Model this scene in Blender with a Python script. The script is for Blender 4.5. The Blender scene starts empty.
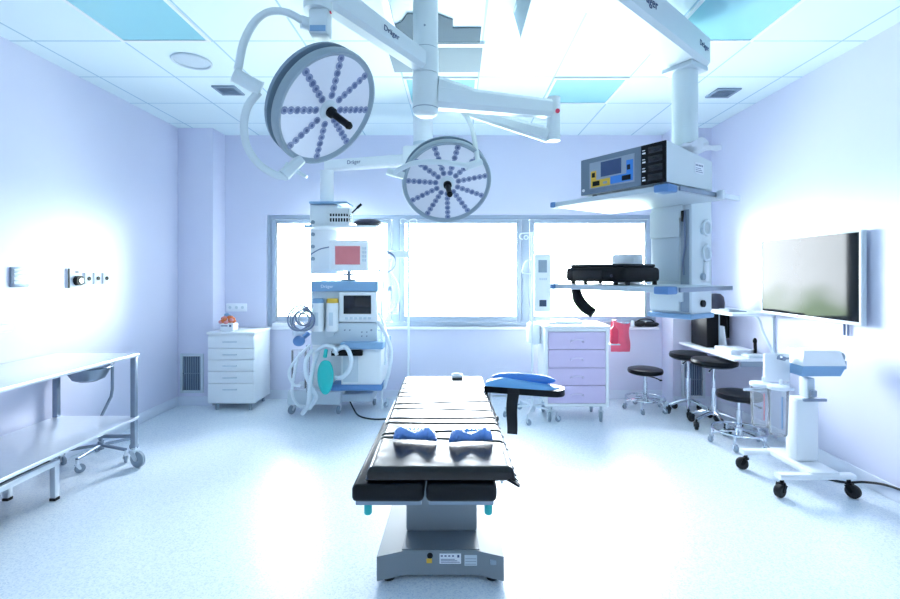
import bpy, bmesh, math, random
from mathutils import Matrix, Vector
random.seed(7)
SC = bpy.context.scene
COL = SC.collection
PI = math.pi
FOC, CX, CY, CZ = 470.0, 456.0, 272.0, 1.48      # focal length in pixels, principal point, eye height


def P(px, py, d):
    """world point of a photo pixel at depth d"""
    return Vector(((px - CX) * d / FOC, d, CZ - (py - CY) * d / FOC))


# ------------------------------------------------------------------ materials
MATS = {}


def mat(name, col, rough=0.5, metal=0.0, noise=0.06, nscale=6.0, bump=0.0, bscale=60.0, spec=0.5, coat=0.0,
        trans=0.0, emis=None, estr=0.0, aniso=None):
    m = bpy.data.materials.new(name)
    m.use_nodes = True
    nt = m.node_tree
    b = nt.nodes['Principled BSDF']
    b.inputs['Roughness'].default_value = rough
    b.inputs['Metallic'].default_value = metal
    b.inputs['Specular IOR Level'].default_value = spec
    b.inputs['Coat Weight'].default_value = coat
    b.inputs['Coat Roughness'].default_value = 0.15
    b.inputs['Transmission Weight'].default_value = trans
    tc = nt.nodes.new('ShaderNodeTexCoord')
    nz = nt.nodes.new('ShaderNodeTexNoise')
    nz.inputs['Scale'].default_value = nscale
    nz.inputs['Detail'].default_value = 3
    nt.links.new(tc.outputs['Object'], nz.inputs['Vector'])
    mx = nt.nodes.new('ShaderNodeMix')
    mx.data_type = 'RGBA'
    c2 = [max(0, c * (1 - noise)) for c in col]
    mx.inputs[6].default_value = (*col, 1)
    mx.inputs[7].default_value = (*c2, 1)
    nt.links.new(nz.outputs['Fac'], mx.inputs[0])
    nt.links.new(mx.outputs[2], b.inputs['Base Color'])
    if bump:
        n2 = nt.nodes.new('ShaderNodeTexNoise')
        n2.inputs['Scale'].default_value = bscale
        n2.inputs['Detail'].default_value = 4
        nt.links.new(tc.outputs['Object'], n2.inputs['Vector'])
        bp = nt.nodes.new('ShaderNodeBump')
        bp.inputs['Strength'].default_value = bump
        bp.inputs['Distance'].default_value = 0.01
        nt.links.new(n2.outputs['Fac'], bp.inputs['Height'])
        nt.links.new(bp.outputs['Normal'], b.inputs['Normal'])
    if emis:
        b.inputs['Emission Color'].default_value = (*emis, 1)
        b.inputs['Emission Strength'].default_value = estr
    MATS[name] = m
    return m


def clear_mat(name, tint, gloss=0.08, body=0.0, bodycol=(1, 1, 1)):
    """thin clear sheet: transparent + mirror by facing angle + a little milky body"""
    m = bpy.data.materials.new(name)
    m.use_nodes = True
    nt = m.node_tree
    nt.nodes.remove(nt.nodes['Principled BSDF'])
    out = nt.nodes['Material Output']
    tr = nt.nodes.new('ShaderNodeBsdfTransparent')
    tr.inputs[0].default_value = (*tint, 1)
    gl = nt.nodes.new('ShaderNodeBsdfGlossy')
    gl.inputs['Roughness'].default_value = 0.05
    lw = nt.nodes.new('ShaderNodeFresnel')
    lw.inputs['IOR'].default_value = 1.3 + gloss
    mx = nt.nodes.new('ShaderNodeMixShader')
    nt.links.new(lw.outputs[0], mx.inputs[0])
    nt.links.new(tr.outputs[0], mx.inputs[1])
    nt.links.new(gl.outputs[0], mx.inputs[2])
    last = mx
    if body:
        df = nt.nodes.new('ShaderNodeBsdfDiffuse')
        nz = nt.nodes.new('ShaderNodeTexNoise')
        nz.inputs['Scale'].default_value = 20
        cr = nt.nodes.new('ShaderNodeMix')
        cr.data_type = 'RGBA'
        cr.inputs[6].default_value = (*bodycol, 1)
        cr.inputs[7].default_value = (*[c * 0.9 for c in bodycol], 1)
        nt.links.new(nz.outputs[0], cr.inputs[0])
        nt.links.new(cr.outputs[2], df.inputs[0])
        m2 = nt.nodes.new('ShaderNodeMixShader')
        m2.inputs[0].default_value = body
        nt.links.new(mx.outputs[0], m2.inputs[1])
        nt.links.new(df.outputs[0], m2.inputs[2])
        last = m2
    nt.links.new(last.outputs[0], out.inputs[0])
    MATS[name] = m
    return m


M_wall = mat('wall_paint', (0.70, 0.71, 0.86), 0.42, noise=0.05, nscale=1.5, bump=0.04, bscale=140, spec=0.6, coat=0.45)
M_wall.node_tree.nodes['Principled BSDF'].inputs['Coat Roughness'].default_value = 0.38
M_front = mat('front_wall_bounce_paint', (0.86, 0.87, 0.92), 0.45, noise=0.04, nscale=2)  # unseen wall, paint lightened to bounce more light into the room
M_pil = mat('pilaster_paint', (0.75, 0.75, 0.90), 0.45, noise=0.04, nscale=2, bump=0.05, bscale=140)
M_base = mat('baseboard_vinyl', (0.74, 0.79, 0.90), 0.35, noise=0.05)
M_wframe = mat('window_frame_paint', (0.38, 0.46, 0.57), 0.4, noise=0.05)
M_sill = mat('sill_white', (0.86, 0.89, 0.95), 0.35, noise=0.03)
M_white = mat('white_enamel', (0.85, 0.88, 0.90), 0.32, noise=0.04)
M_armw = mat('arm_enamel', (0.70, 0.77, 0.80), 0.38, noise=0.04)
M_pale = mat('pale_grey_plastic', (0.62, 0.70, 0.76), 0.4, noise=0.05)
M_grey = mat('mid_grey_plastic', (0.30, 0.37, 0.45), 0.45, noise=0.06)
M_rim = mat('lamp_rim_grey', (0.30, 0.38, 0.44), 0.35, noise=0.06)
M_shell = mat('lamp_shell_grey', (0.20, 0.28, 0.37), 0.4, noise=0.06)
M_lface = mat('lamp_face', (0.90, 0.91, 0.97), 0.25, metal=0.15, noise=0.04, nscale=9)
M_led = mat('led_reflector', (0.40, 0.46, 0.66), 0.2, metal=0.2, noise=0.25, nscale=60)
M_leddk = mat('led_chip', (0.16, 0.20, 0.36), 0.2, noise=0.3, nscale=60)
M_black = mat('black_plastic', (0.003, 0.004, 0.007), 0.45, noise=0.3, spec=0.2)
M_rubber = mat('black_rubber', (0.005, 0.006, 0.010), 0.6, noise=0.3)
M_leather = mat('black_vinyl', (0.0025, 0.004, 0.008), 0.35, noise=0.2, bump=0.06, bscale=40, spec=0.25)
M_mattress = mat('mattress_vinyl', (0.003, 0.005, 0.009), 0.22, noise=0.3, bump=0.02, bscale=22, spec=0.45)
M_steel = mat('brushed_steel', (0.80, 0.85, 0.90), 0.38, metal=0.85, noise=0.08, nscale=30)
M_steeld = mat('darker_steel', (0.30, 0.36, 0.44), 0.35, metal=0.9, noise=0.12, nscale=30)
M_chrome = mat('chrome', (0.72, 0.76, 0.82), 0.12, metal=1.0, noise=0.05)
M_blue = mat('blue_trim', (0.12, 0.27, 0.55), 0.4, noise=0.06)
M_bluel = mat('light_blue_trim', (0.24, 0.42, 0.64), 0.4, noise=0.06)
M_gel = mat('blue_gel_wrap', (0.16, 0.38, 0.95), 0.22, noise=0.3, nscale=25, bump=0.6, bscale=45, coat=0.5)
M_armblue = mat('arm_pad_blue', (0.06, 0.26, 0.78), 0.3, noise=0.15, nscale=8, coat=0.3)
M_armlight = mat('arm_pad_cover', (0.17, 0.45, 0.82), 0.3, noise=0.12, nscale=8)
M_teal = mat('teal_silicone', (0.02, 0.50, 0.50), 0.35, noise=0.1)
M_lilac = mat('lilac_drawer_front', (0.66, 0.56, 0.78), 0.38, noise=0.03)
M_lilacd = mat('lilac_handle', (0.74, 0.66, 0.84), 0.35, noise=0.03)
M_red = mat('red_plastic', (0.80, 0.05, 0.12), 0.35, noise=0.15, nscale=15)
M_pink = mat('pink_bag_film', (0.90, 0.13, 0.22), 0.3, noise=0.15, nscale=18, bump=0.3, bscale=30)
M_basegrey = mat('table_base_grey', (0.24, 0.28, 0.31), 0.42, noise=0.05, bump=0.03, bscale=300)
M_basetop = mat('table_base_cover', (0.12, 0.15, 0.18), 0.40, noise=0.06)
M_paper = mat('white_paper', (0.88, 0.91, 0.96), 0.6, noise=0.04)
M_ink = mat('print_dark', (0.05, 0.08, 0.20), 0.5, noise=0.1)
M_yellow = mat('yellow_panel', (0.80, 0.50, 0.05), 0.4, noise=0.06)
M_pblue = mat('panel_blue', (0.05, 0.25, 0.72), 0.4, noise=0.06)
M_esu = mat('generator_front', (0.17, 0.225, 0.30), 0.4, noise=0.06)
M_ctrl = mat('control_grey', (0.34, 0.40, 0.50), 0.4, noise=0.05)
M_dome = mat('dark_violet_plastic', (0.03, 0.03, 0.06), 0.4, noise=0.1)
M_lcd = mat('lcd_off_blue', (0.05, 0.09, 0.22), 0.15, noise=0.2, nscale=30)
M_teallight = mat('ceiling_diffuser', (0.33, 0.69, 0.76), 0.25, noise=0.10, nscale=2)
M_vent = mat('vent_grey', (0.24, 0.32, 0.42), 0.5, noise=0.1)
M_ventd = mat('vent_dark', (0.05, 0.08, 0.14), 0.6, noise=0.1)
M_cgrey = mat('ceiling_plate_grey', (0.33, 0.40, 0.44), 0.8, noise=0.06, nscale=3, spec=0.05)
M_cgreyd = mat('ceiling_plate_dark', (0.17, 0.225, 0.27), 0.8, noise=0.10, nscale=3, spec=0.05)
M_hose = mat('white_hose', (0.80, 0.87, 0.93), 0.4, noise=0.05)
M_hosed = mat('grey_hose', (0.18, 0.23, 0.36), 0.35, noise=0.15)
M_cyan = mat('teal_breathing_bag', (0.02, 0.55, 0.52), 0.35, noise=0.1)
M_orange = mat('orange_petal', (0.85, 0.22, 0.06), 0.5, noise=0.2, nscale=30)
M_rose = mat('pink_petal', (0.85, 0.35, 0.36), 0.5, noise=0.2, nscale=30)
M_screen = mat('dark_screen', (0.004,0.006,0.014), 0.12, noise=0.2)
M_tv = mat('tv_screen', (0.006, 0.008, 0.012), 0.05, noise=0.2, spec=0.115)
M_pinkscr = mat('red_screen', (0.10, 0.03, 0.05), 0.2, noise=0.5, nscale=10, emis=(0.46, 0.19, 0.25), estr=0.14)
M_glass = clear_mat('window_glass', (0.97, 0.985, 1.0))
M_canister = clear_mat('clear_canister', (0.985, 0.99, 1.0), 0.02, 0.10, (0.92, 0.95, 1.0))
M_acryl = clear_mat('acrylic_skirt', (0.62, 0.74, 0.82), 0.1, 0.45, (0.45, 0.62, 0.72))


def floor_mat():
    m = bpy.data.materials.new('speckled_vinyl_floor')
    m.use_nodes = True
    nt = m.node_tree
    b = nt.nodes['Principled BSDF']
    b.inputs['Roughness'].default_value = 0.30
    b.inputs['Specular IOR Level'].default_value = 0.5
    tc = nt.nodes.new('ShaderNodeTexCoord')
    vo = nt.nodes.new('ShaderNodeTexVoronoi')
    vo.inputs['Scale'].default_value = 150
    nt.links.new(tc.outputs['Object'], vo.inputs['Vector'])
    cr = nt.nodes.new('ShaderNodeValToRGB')
    cr.color_ramp.interpolation = 'LINEAR'
    e = cr.color_ramp.elements
    e[0].position = 0.0
    e[0].color = (0.60, 0.69, 0.80, 1)
    e[1].position = 1.0
    e[1].color = (0.82, 0.88, 0.93, 1)
    x = e.new(0.35)
    x.color = (0.74, 0.81, 0.88, 1)
    sp = nt.nodes.new('ShaderNodeSeparateColor')
    nt.links.new(vo.outputs['Color'], sp.inputs[0])
    nt.links.new(sp.outputs[0], cr.inputs[0])
    n2 = nt.nodes.new('ShaderNodeTexNoise')
    n2.inputs['Scale'].default_value = 1.2
    nt.links.new(tc.outputs['Object'], n2.inputs['Vector'])
    mp = nt.nodes.new('ShaderNodeMapRange')
    mp.inputs[3].default_value = 0.24
    mp.inputs[4].default_value = 0.36
    nt.links.new(n2.outputs['Fac'], mp.inputs[0])
    nt.links.new(mp.outputs[0], b.inputs['Roughness'])
    nt.links.new(cr.outputs[0], b.inputs['Base Color'])
    return m


def ceiling_mat():
    """white tiles with a fine T-bar grid"""
    m = bpy.data.materials.new('ceiling_tiles')
    m.use_nodes = True
    nt = m.node_tree
    b = nt.nodes['Principled BSDF']
    b.inputs['Roughness'].default_value = 0.6
    tc = nt.nodes.new('ShaderNodeTexCoord')
    sx = nt.nodes.new('ShaderNodeSeparateXYZ')
    nt.links.new(tc.outputs['Object'], sx.inputs[0])

    def M(op, a, bb):
        n = nt.nodes.new('ShaderNodeMath')
        n.operation = op
        for k, v in enumerate((a, bb)):
            if isinstance(v, (int, float)):
                n.inputs[k].default_value = v
            else:
                nt.links.new(v, n.inputs[k])
        return n.outputs[0]

    def line(coord, off, T, w):
        t = M('ADD', coord, -off + 100 * T)
        t = M('MODULO', t, T)
        t = M('SUBTRACT', t, T / 2)
        t = M('ABSOLUTE', t, 0)
        return M('GREATER_THAN', t, T / 2 - w)
    lx = line(sx.outputs['X'], 2.05, 0.622, 0.007)
    ly = line(sx.outputs['Y'], 3.255, 0.60, 0.007)
    g = M('MAXIMUM', lx, ly)
    nz = nt.nodes.new('ShaderNodeTexNoise')
    nz.inputs['Scale'].default_value = 2.0
    nt.links.new(tc.outputs['Object'], nz.inputs['Vector'])
    m1 = nt.nodes.new('ShaderNodeMix')
    m1.data_type = 'RGBA'
    m1.inputs[6].default_value = (0.78, 0.89, 0.91, 1)
    m1.inputs[7].default_value = (0.75, 0.87, 0.90, 1)
    nt.links.new(nz.outputs['Fac'], m1.inputs[0])
    m2 = nt.nodes.new('ShaderNodeMix')
    m2.data_type = 'RGBA'
    nt.links.new(g, m2.inputs[0])
    nt.links.new(m1.outputs[2], m2.inputs[6])
    m2.inputs[7].default_value = (0.42, 0.60, 0.70, 1)
    nt.links.new(m2.outputs[2], b.inputs['Base Color'])
    return m


M_floor = floor_mat()
M_ceil = ceiling_mat()

# ------------------------------------------------------------------ mesh builder
ROOTM = {}


def frame_to(axis):
    """rotation taking +Z to axis"""
    return Vector((0, 0, 1)).rotation_difference(Vector(axis).normalized()).to_matrix()


class MB:
    def __init__(self):
        self.v, self.f, self.mi, self.cur = [], [], [], 0

    def add(self, vs, fs, M=None):
        o = len(self.v)
        for v in vs:
            v = Vector(v)
            self.v.append(M @ v if M is not None else v)
        for f in fs:
            self.f.append([i + o for i in f])
            self.mi.append(self.cur)
        return self

    def box(self, c, s, bev=0.0, seg=2, M=None):
        bm = bmesh.new()
        bmesh.ops.create_cube(bm, size=1.0)
        for v in bm.verts:
            v.co = Vector((v.co.x * s[0], v.co.y * s[1], v.co.z * s[2]))
        if bev:
            bev = min(bev, min(s) * 0.49)
            bmesh.ops.bevel(bm, geom=bm.edges[:], offset=bev, segments=seg, profile=0.5, affect='EDGES')
        bm.verts.index_update()
        vs = [v.co + Vector(c) for v in bm.verts]
        fs = [[v.index for v in f.verts] for f in bm.faces]
        bm.free()
        return self.add(vs, fs, M)

    def b2(self, x0, y0, z0, x1, y1, z1, bev=0.0, seg=2, M=None):
        return self.box(((x0 + x1) / 2, (y0 + y1) / 2, (z0 + z1) / 2), (abs(x1 - x0), abs(y1 - y0), abs(z1 - z0)), bev, seg, M)

    def pb(self, x0, y0, x1, y1, d0, d1, bev=0.0, seg=2):
        """box whose front face at depth d0 covers the photo rectangle"""
        a, b = P(x0, y1, d0), P(x1, y0, d0)
        return self.b2(a.x, d0, a.z, b.x, d1, b.z, bev, seg)

    def cyl(self, p0, p1, r0, r1=None, n=20, caps=True, M=None):
        r1 = r0 if r1 is None else r1
        p0, p1 = Vector(p0), Vector(p1)
        R = frame_to(p1 - p0)
        vs, fs = [], []
        for p, r in ((p0, r0), (p1, r1)):
            for i in range(n):
                a = 2 * PI * i / n
                vs.append(p + R @ Vector((r * math.cos(a), r * math.sin(a), 0)))
        for i in range(n):
            j = (i + 1) % n
            fs.append([i, j, n + j, n + i])
        if caps:
            fs.append(list(range(n))[::-1])
            fs.append(list(range(n, 2 * n)))
        return self.add(vs, fs, M)

    def lathe(self, prof, c=(0, 0, 0), axis=(0, 0, 1), n=32, M=None, ring=False):
        R = frame_to(axis)
        c = Vector(c)
        vs, fs = [], []
        for r, z in prof:
            for i in range(n):
                a = 2 * PI * i / n
                vs.append(c + R @ Vector((r * math.cos(a), r * math.sin(a), z)))
        for k in range(len(prof) - 1):
            for i in range(n):
                j = (i + 1) % n
                fs.append([k * n + i, k * n + j, (k + 1) * n + j, (k + 1) * n + i])
        if ring:
            k = len(prof) - 1
            for i in range(n):
                j = (i + 1) % n
                fs.append([k * n + i, k * n + j, j, i])
            return self.add(vs, fs, M)
        if prof[0][0] > 1e-5:
            fs.append(list(range(n))[::-1])
        if prof[-1][0] > 1e-5:
            fs.append(list(range((len(prof) - 1) * n, len(prof) * n)))
        return self.add(vs, fs, M)

    def tube(self, pts, r, n=10, sub=6, closed=False, M=None):
        pts = [Vector(p) for p in pts]
        if sub > 1 and len(pts) > 2:
            q = []
            N = len(pts)
            for i in range(N if closed else N - 1):
                if closed:
                    p0, p1, p2, p3 = pts[i - 1], pts[i], pts[(i + 1) % N], pts[(i + 2) % N]
                else:
                    p1, p2 = pts[i], pts[i + 1]
                    p0 = pts[i - 1] if i else p1 * 2 - p2
                    p3 = pts[i + 2] if i + 2 < N else p2 * 2 - p1
                for k in range(sub):
                    t = k / sub
                    q.append(0.5 * ((2 * p1) + (p2 - p0) * t + (2 * p0 - 5 * p1 + 4 * p2 - p3) * t * t + (3 * p1 - p0 - 3 * p2 + p3) * t ** 3))
            if not closed:
                q.append(pts[-1])
            pts = q
        N = len(pts)
        vs, fs = [], []
        prev = None
        rr = r if callable(r) else (lambda t: r)
        for i, p in enumerate(pts):
            a = pts[(i + 1) % N] if (closed or i + 1 < N) else p
            b = pts[i - 1] if (closed or i) else p
            t = (a - b)
            t = t.normalized() if t.length > 1e-9 else Vector((0, 0, 1))
            if prev is None:
                u = t.orthogonal().normalized()
            else:
                u = prev - t * prev.dot(t)
                u = u.normalized() if u.length > 1e-6 else t.orthogonal().normalized()
            prev = u
            w = t.cross(u)
            for k in range(n):
                an = 2 * PI * k / n
                vs.append(p + (u * math.cos(an) + w * math.sin(an)) * rr(i / max(1, N - 1)))
        for i in range(N if closed else N - 1):
            j = (i + 1) % N
            for k in range(n):
                l = (k + 1) % n
                fs.append([i * n + k, i * n + l, j * n + l, j * n + k])
        if not closed:
            fs.append(list(range(n))[::-1])
            fs.append(list(range((N - 1) * n, N * n)))
        return self.add(vs, fs, M)

    def torus(self, c, R, r, axis=(0, 0, 1), n=40, k=8, M=None):
        F = frame_to(axis)
        pts = [Vector(c) + F @ Vector((R * math.cos(2 * PI * i / n), R * math.sin(2 * PI * i / n), 0)) for i in range(n)]
        return self.tube(pts, r, k, 1, True, M)

    def ell(self, c, r, nu=20, nv=12, M=None, f=None):
        vs, fs = [], []
        for j in range(nv + 1):
            th = PI * j / nv
            for i in range(nu):
                ph = 2 * PI * i / nu
                d = Vector((math.sin(th) * math.cos(ph), math.sin(th) * math.sin(ph), math.cos(th)))
                k = f(d) if f else 1.0
                vs.append(Vector(c) + Vector((d.x * r[0] * k, d.y * r[1] * k, d.z * r[2] * k)))
        for j in range(nv):
            for i in range(nu):
                l = (i + 1) % nu
                fs.append([j * nu + i, (j + 1) * nu + i, (j + 1) * nu + l, j * nu + l])
        return self.add(vs, fs, M)

    def prism(self, poly, z0, z1, M=None):
        n = len(poly)
        vs = [(x, y, z0) for x, y in poly] + [(x, y, z1) for x, y in poly]
        fs = [list(range(n))[::-1], list(range(n, 2 * n))] + [[i, (i + 1) % n, n + (i + 1) % n, n + i] for i in range(n)]
        return self.add(vs, fs, M)

    def bar(self, p0, p1, w, h, w2=None, h2=None, bev=0.0):
        """rectangular beam between two points, w sideways, h upright, tapering to w2, h2"""
        p0, p1 = Vector(p0), Vector(p1)
        t = (p1 - p0).normalized()
        s = t.cross(Vector((0, 0, 1))).normalized()
        u = s.cross(t).normalized()
        vs = []
        for p, ww, hh in ((p0, w, h), (p1, w2 or w, h2 or h)):
            c = min(ww, hh) * bev
            for a, b in ((-ww / 2 + c, -hh / 2), (ww / 2 - c, -hh / 2), (ww / 2, -hh / 2 + c), (ww / 2, hh / 2 - c),
                         (ww / 2 - c, hh / 2), (-ww / 2 + c, hh / 2), (-ww / 2, hh / 2 - c), (-ww / 2, -hh / 2 + c)):
                vs.append(p + s * a + u * b)
        fs = [list(range(8))[::-1], list(range(8, 16))] + [[i, (i + 1) % 8, 8 + (i + 1) % 8, 8 + i] for i in range(8)]
        return self.add(vs, fs)

    def build(self, name, mats, parent=None, local=False, smooth=35):
        me = bpy.data.meshes.new(name)
        vs = self.v
        if parent is not None and not local:
            I = ROOTM[parent.name].inverted()
            vs = [I @ v for v in vs]
        me.from_pydata([tuple(v) for v in vs], [], self.f)
        if not isinstance(mats, (list, tuple)):
            mats = [mats]
        for m in mats:
            me.materials.append(m)
        me.polygons.foreach_set('material_index', self.mi)
        bm = bmesh.new()
        bm.from_mesh(me)
        bmesh.ops.remove_doubles(bm, verts=bm.verts, dist=1e-6)
        bmesh.ops.recalc_face_normals(bm, faces=bm.faces)
        bm.to_mesh(me)
        bm.free()
        if smooth:
            me.polygons.foreach_set('use_smooth', [True] * len(me.polygons))
            me.set_sharp_from_angle(angle=math.radians(smooth))
        me.update()
        o = bpy.data.objects.new(name, me)
        COL.objects.link(o)
        ROOTM[o.name] = ROOTM[parent.name] if parent is not None else Matrix.Identity(4)
        o.parent = parent
        return o


def thing(name, label, cat, loc=(0, 0, 0), rotz=0.0, group=None):
    o = bpy.data.objects.new(name, None)
    COL.objects.link(o)
    o.empty_display_size = 0.1
    o.location = loc
    o.rotation_euler = (0, 0, rotz)
    o['label'], o['category'] = label, cat
    if group:
        o['group'] = group
    ROOTM[o.name] = Matrix.Translation(Vector(loc)) @ Matrix.Rotation(rotz, 4, 'Z')
    return o


def tag(o, label, cat, group=None):
    o['label'], o['category'] = label, cat
    if group:
        o['group'] = group
    return o


def struct(o):
    o['kind'] = 'structure'
    return o


def text_part(name, s, size, m, M, parent, depth=0.001):
    """lettering as a mesh part; M places the text's XY plane in world space"""
    cu = bpy.data.curves.new(name, 'FONT')
    cu.body = s
    cu.size = size
    cu.extrude = depth
    cu.align_x = 'CENTER'
    cu.align_y = 'CENTER'
    tmp = bpy.data.objects.new(name + '_tmp', cu)
    COL.objects.link(tmp)
    dg = bpy.context.evaluated_depsgraph_get()
    me = bpy.data.meshes.new_from_object(tmp.evaluated_get(dg))
    bpy.data.objects.remove(tmp)
    me.transform(ROOTM[parent.name].inverted() @ M)
    me.materials.clear()
    me.materials.append(m)
    o = bpy.data.objects.new(name, me)
    COL.objects.link(o)
    o.parent = parent
    ROOTM[o.name] = ROOTM[parent.name]
    return o


def basis(o, x, y):
    """4x4 with columns x, y, x cross y at origin o"""
    x, y = Vector(x).normalized(), Vector(y)
    y = (y - x * y.dot(x)).normalized()
    z = x.cross(y)
    return Matrix(((x.x, y.x, z.x, o[0]), (x.y, y.y, z.y, o[1]), (x.z, y.z, z.z, o[2]), (0, 0, 0, 1)))


def caster(parent, x, y, r, ang, mf=None, mw=None, top=None, w=0.03):
    """swivel caster with fork and wheel standing on the floor, local to world"""
    mf, mw = mf or M_chrome, mw or M_rubber
    top = top or r * 2.6
    ca, sa = math.cos(ang), math.sin(ang)
    fw = Vector((ca, sa, 0))
    sd = Vector((-sa, ca, 0))
    c = Vector((x, y, r)) + fw * r * 0.55
    st = Vector((x, y, 0))
    m = MB()
    m.cyl(st + Vector((0, 0, r * 1.9)), st + Vector((0, 0, top)), r * 0.28, n=10)
    m.lathe([(r * 0.1, 0), (r * 0.55, 0.0), (r * 0.5, r * 0.25), (r * 0.1, r * 0.3)], st + Vector((0, 0, r * 1.85)), n=12)
    for s in (-1, 1):
        q = sd * s * (w / 2 + 0.004)
        m.bar(st + q + Vector((0, 0, r * 1.95)), c + q, 0.005, r * 0.75, 0.005, r * 0.5)
    m.cyl(c - sd * (w / 2 + 0.007), c + sd * (w / 2 + 0.007), r * 0.18, n=8)
    f = m.build('caster', mf, parent)
    wl = MB()
    wl.lathe([(r * 0.2, -w / 2), (r * 0.8, -w / 2), (r, -w * 0.3), (r, w * 0.3), (r * 0.8, w / 2), (r * 0.2, w / 2)], c, sd, n=18)
    wl.build('wheel', mw, f)
    return f


# ------------------------------------------------------------------ the room
XL, XR, YF, YB, H = -3.09, 2.84, -2.4, 5.50, 3.08
YP = 5.22                                   # front of the corner pilasters
WX0, WX1, WZ0, WZ1 = -2.22, 2.34, 0.84, 2.15  # window opening

struct(MB().b2(XL - .2, YF - .2, -.12, XR + .2, YB + .2, 0).build('floor', M_floor))
struct(MB().b2(XL - .2, YF - .2, H, XR + .2, YB + .2, H + .12).build('ceiling', M_ceil))
struct(MB().b2(XL - .2, YF - .2, 0, XL, YB + .2, H).build('wall_left', M_wall))
struct(MB().b2(XR, YF - .2, 0, XR + .2, YB + .2, H).build('wall_right', M_wall))
struct(MB().b2(XL, YF - .2, 0, XR, YF, H).build('wall_front', M_front))
wb = MB()
wb.b2(XL, YB, 0, XR, YB + .2, WZ0)
wb.b2(XL, YB, WZ1, XR, YB + .2, H)
wb.b2(XL, YB, WZ0, WX0, YB + .2, WZ1)
wb.b2(WX1, YB, WZ0, XR, YB + .2, WZ1)
struct(wb.build('wall_back', M_wall))
struct(MB().b2(XL, YP, 0, -2.70, YB, H, .004).build('wall_pilaster_left', M_pil))
struct(MB().b2(2.41, YP, 0, XR, YB, H, .004).build('wall_pilaster_right', M_pil))
BH = .10
struct(MB().b2(XL, YF, 0, XL + .012, YP, BH, .004).build('baseboard_left', M_base))
struct(MB().b2(XR - .012, YF, 0, XR, YP, BH, .004).build('baseboard_right', M_base))
bb = MB().b2(-2.70, YB - .012, 0, 2.41, YB - .0005, BH)
bb.b2(XL + .012, YP - .012, 0, -2.70, YP - .0005, BH).b2(2.41, YP - .012, 0, XR - .012, YP - .0005, BH)
struct(bb.build('baseboard_back', M_base, smooth=0))

# window: outer frame, mullions, sashes with panes, sill
win = bpy.data.objects.new('window_1', None)
COL.objects.link(win)
win['kind'] = 'structure'
win.location = (0, YB, WZ0)
ROOTM[win.name] = Matrix.Translation(Vector((0, YB, WZ0)))
fr = MB()
fw = .05
fy0, fy1 = YB + .03, YB + .12
fr.b2(WX0, fy0, WZ0, WX0 + fw, fy1, WZ1, .006).b2(WX1 - fw, fy0, WZ0, WX1, fy1, WZ1, .006)
fr.b2(WX0 + fw, fy0, WZ1 - fw, WX1 - fw, fy1, WZ1, .006).b2(WX0 + fw, fy0, WZ0, WX1 - fw, fy1, WZ0 + fw, .006)
for mx in (-.708, .819):
    fr.b2(mx - .045, fy0, WZ0 + fw, mx + .045, fy1, WZ1 - fw, .006)
fr.build('window_frame', M_wframe, win)
edges = [(WX0 + fw, -.708 - .045), (-.708 + .045, .819 - .045), (.819 + .045, WX1 - fw)]
for a, b in edges:
    s = MB()
    t = .055
    y0, y1 = YB + .012, YB + .075
    z0, z1 = WZ0 + fw + .004, WZ1 - fw - .004
    a += .004
    b -= .004
    s.b2(a, y0, z0, a + t, y1, z1, .008).b2(b - t, y0, z0, b, y1, z1, .008)
    s.b2(a + t, y0, z0, b - t, y1, z0 + t + .012, .008).b2(a + t, y0, z1 - t + .01, b - t, y1, z1, .008)
    so = s.build('sash', M_wframe, win)
    MB().b2(a + t, YB + .04, z0 + t, b - t, YB + .046, z1 - t).build('pane', M_glass, so)
MB().b2(WX0 - .02, YB - .05, WZ0 - .03, WX1 + .02, YB + .03, WZ0, .006).build('window_sill', M_sill, win)

# ------------------------------------------------------------------ ceiling fittings
def ceiling_light(x0, y0, x1, y1, label):
    t = thing('ceiling_light', label, 'ceiling light', ((x0 + x1) / 2, (y0 + y1) / 2, H), 0, None)
    f = MB()
    w = .022
    f.b2(x0, y0, H - .012, x0 + w, y1, H).b2(x1 - w, y0, H - .012, x1, y1, H)
    f.b2(x0 + w, y0, H - .012, x1 - w, y0 + w, H).b2(x0 + w, y1 - w, H - .012, x1 - w, y1, H)
    f.build('light_frame', M_white, t)
    MB().b2(x0 + w, y0 + w, H - .006, x1 - w, y1 - w, H - .001).build('diffuser', M_teallight, t)


ceiling_light(-2.305, 2.055, -1.69, 3.25, 'teal rectangular ceiling light panel beside the left wall, near the round ceiling speaker')
ceiling_light(1.435, 2.055, 2.045, 3.25, 'teal rectangular ceiling light panel above the right equipment pendant arm')
ceiling_light(.81, 3.86, 1.425, 4.45, 'small square teal ceiling light panel between the central light arm and the right pendant')
ceiling_light(-.435, 3.86, .18, 4.45, 'square teal ceiling light panel half hidden behind the central ceiling column')


def ceiling_vent(x, y, s, label):
    t = thing('ceiling_vent', label, 'vent', (x, y, H), 0, None)
    f = MB()
    a = s / 2
    w = .025
    for q in ((-a, -a, -a + w, a), (a - w, -a, a, a), (-a + w, -a, a - w, -a + w), (-a + w, a - w, a - w, a)):
        f.b2(x + q[0], y + q[1], H - .012, x + q[2], y + q[3], H)
    f.build('vent_frame', M_vent, t)
    MB().b2(x - a + w, y - a + w, H - .003, x + a - w, y + a - w, H).build('backing', M_ventd, t)
    for k in range(5):
        yy = y - a + w + (k + .5) * (s - 2 * w) / 5
        MB().b2(x - a + w, yy - .004, H - .011, x + a - w, yy + .004, H - .004).build('slat', M_vent, t)


ceiling_vent(-2.0, 4.13, .20, 'small square grey ceiling vent behind the left surgical lamp')
ceiling_vent(2.38, 4.19, .21, 'small square grey ceiling vent right of the pendant column')

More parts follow.
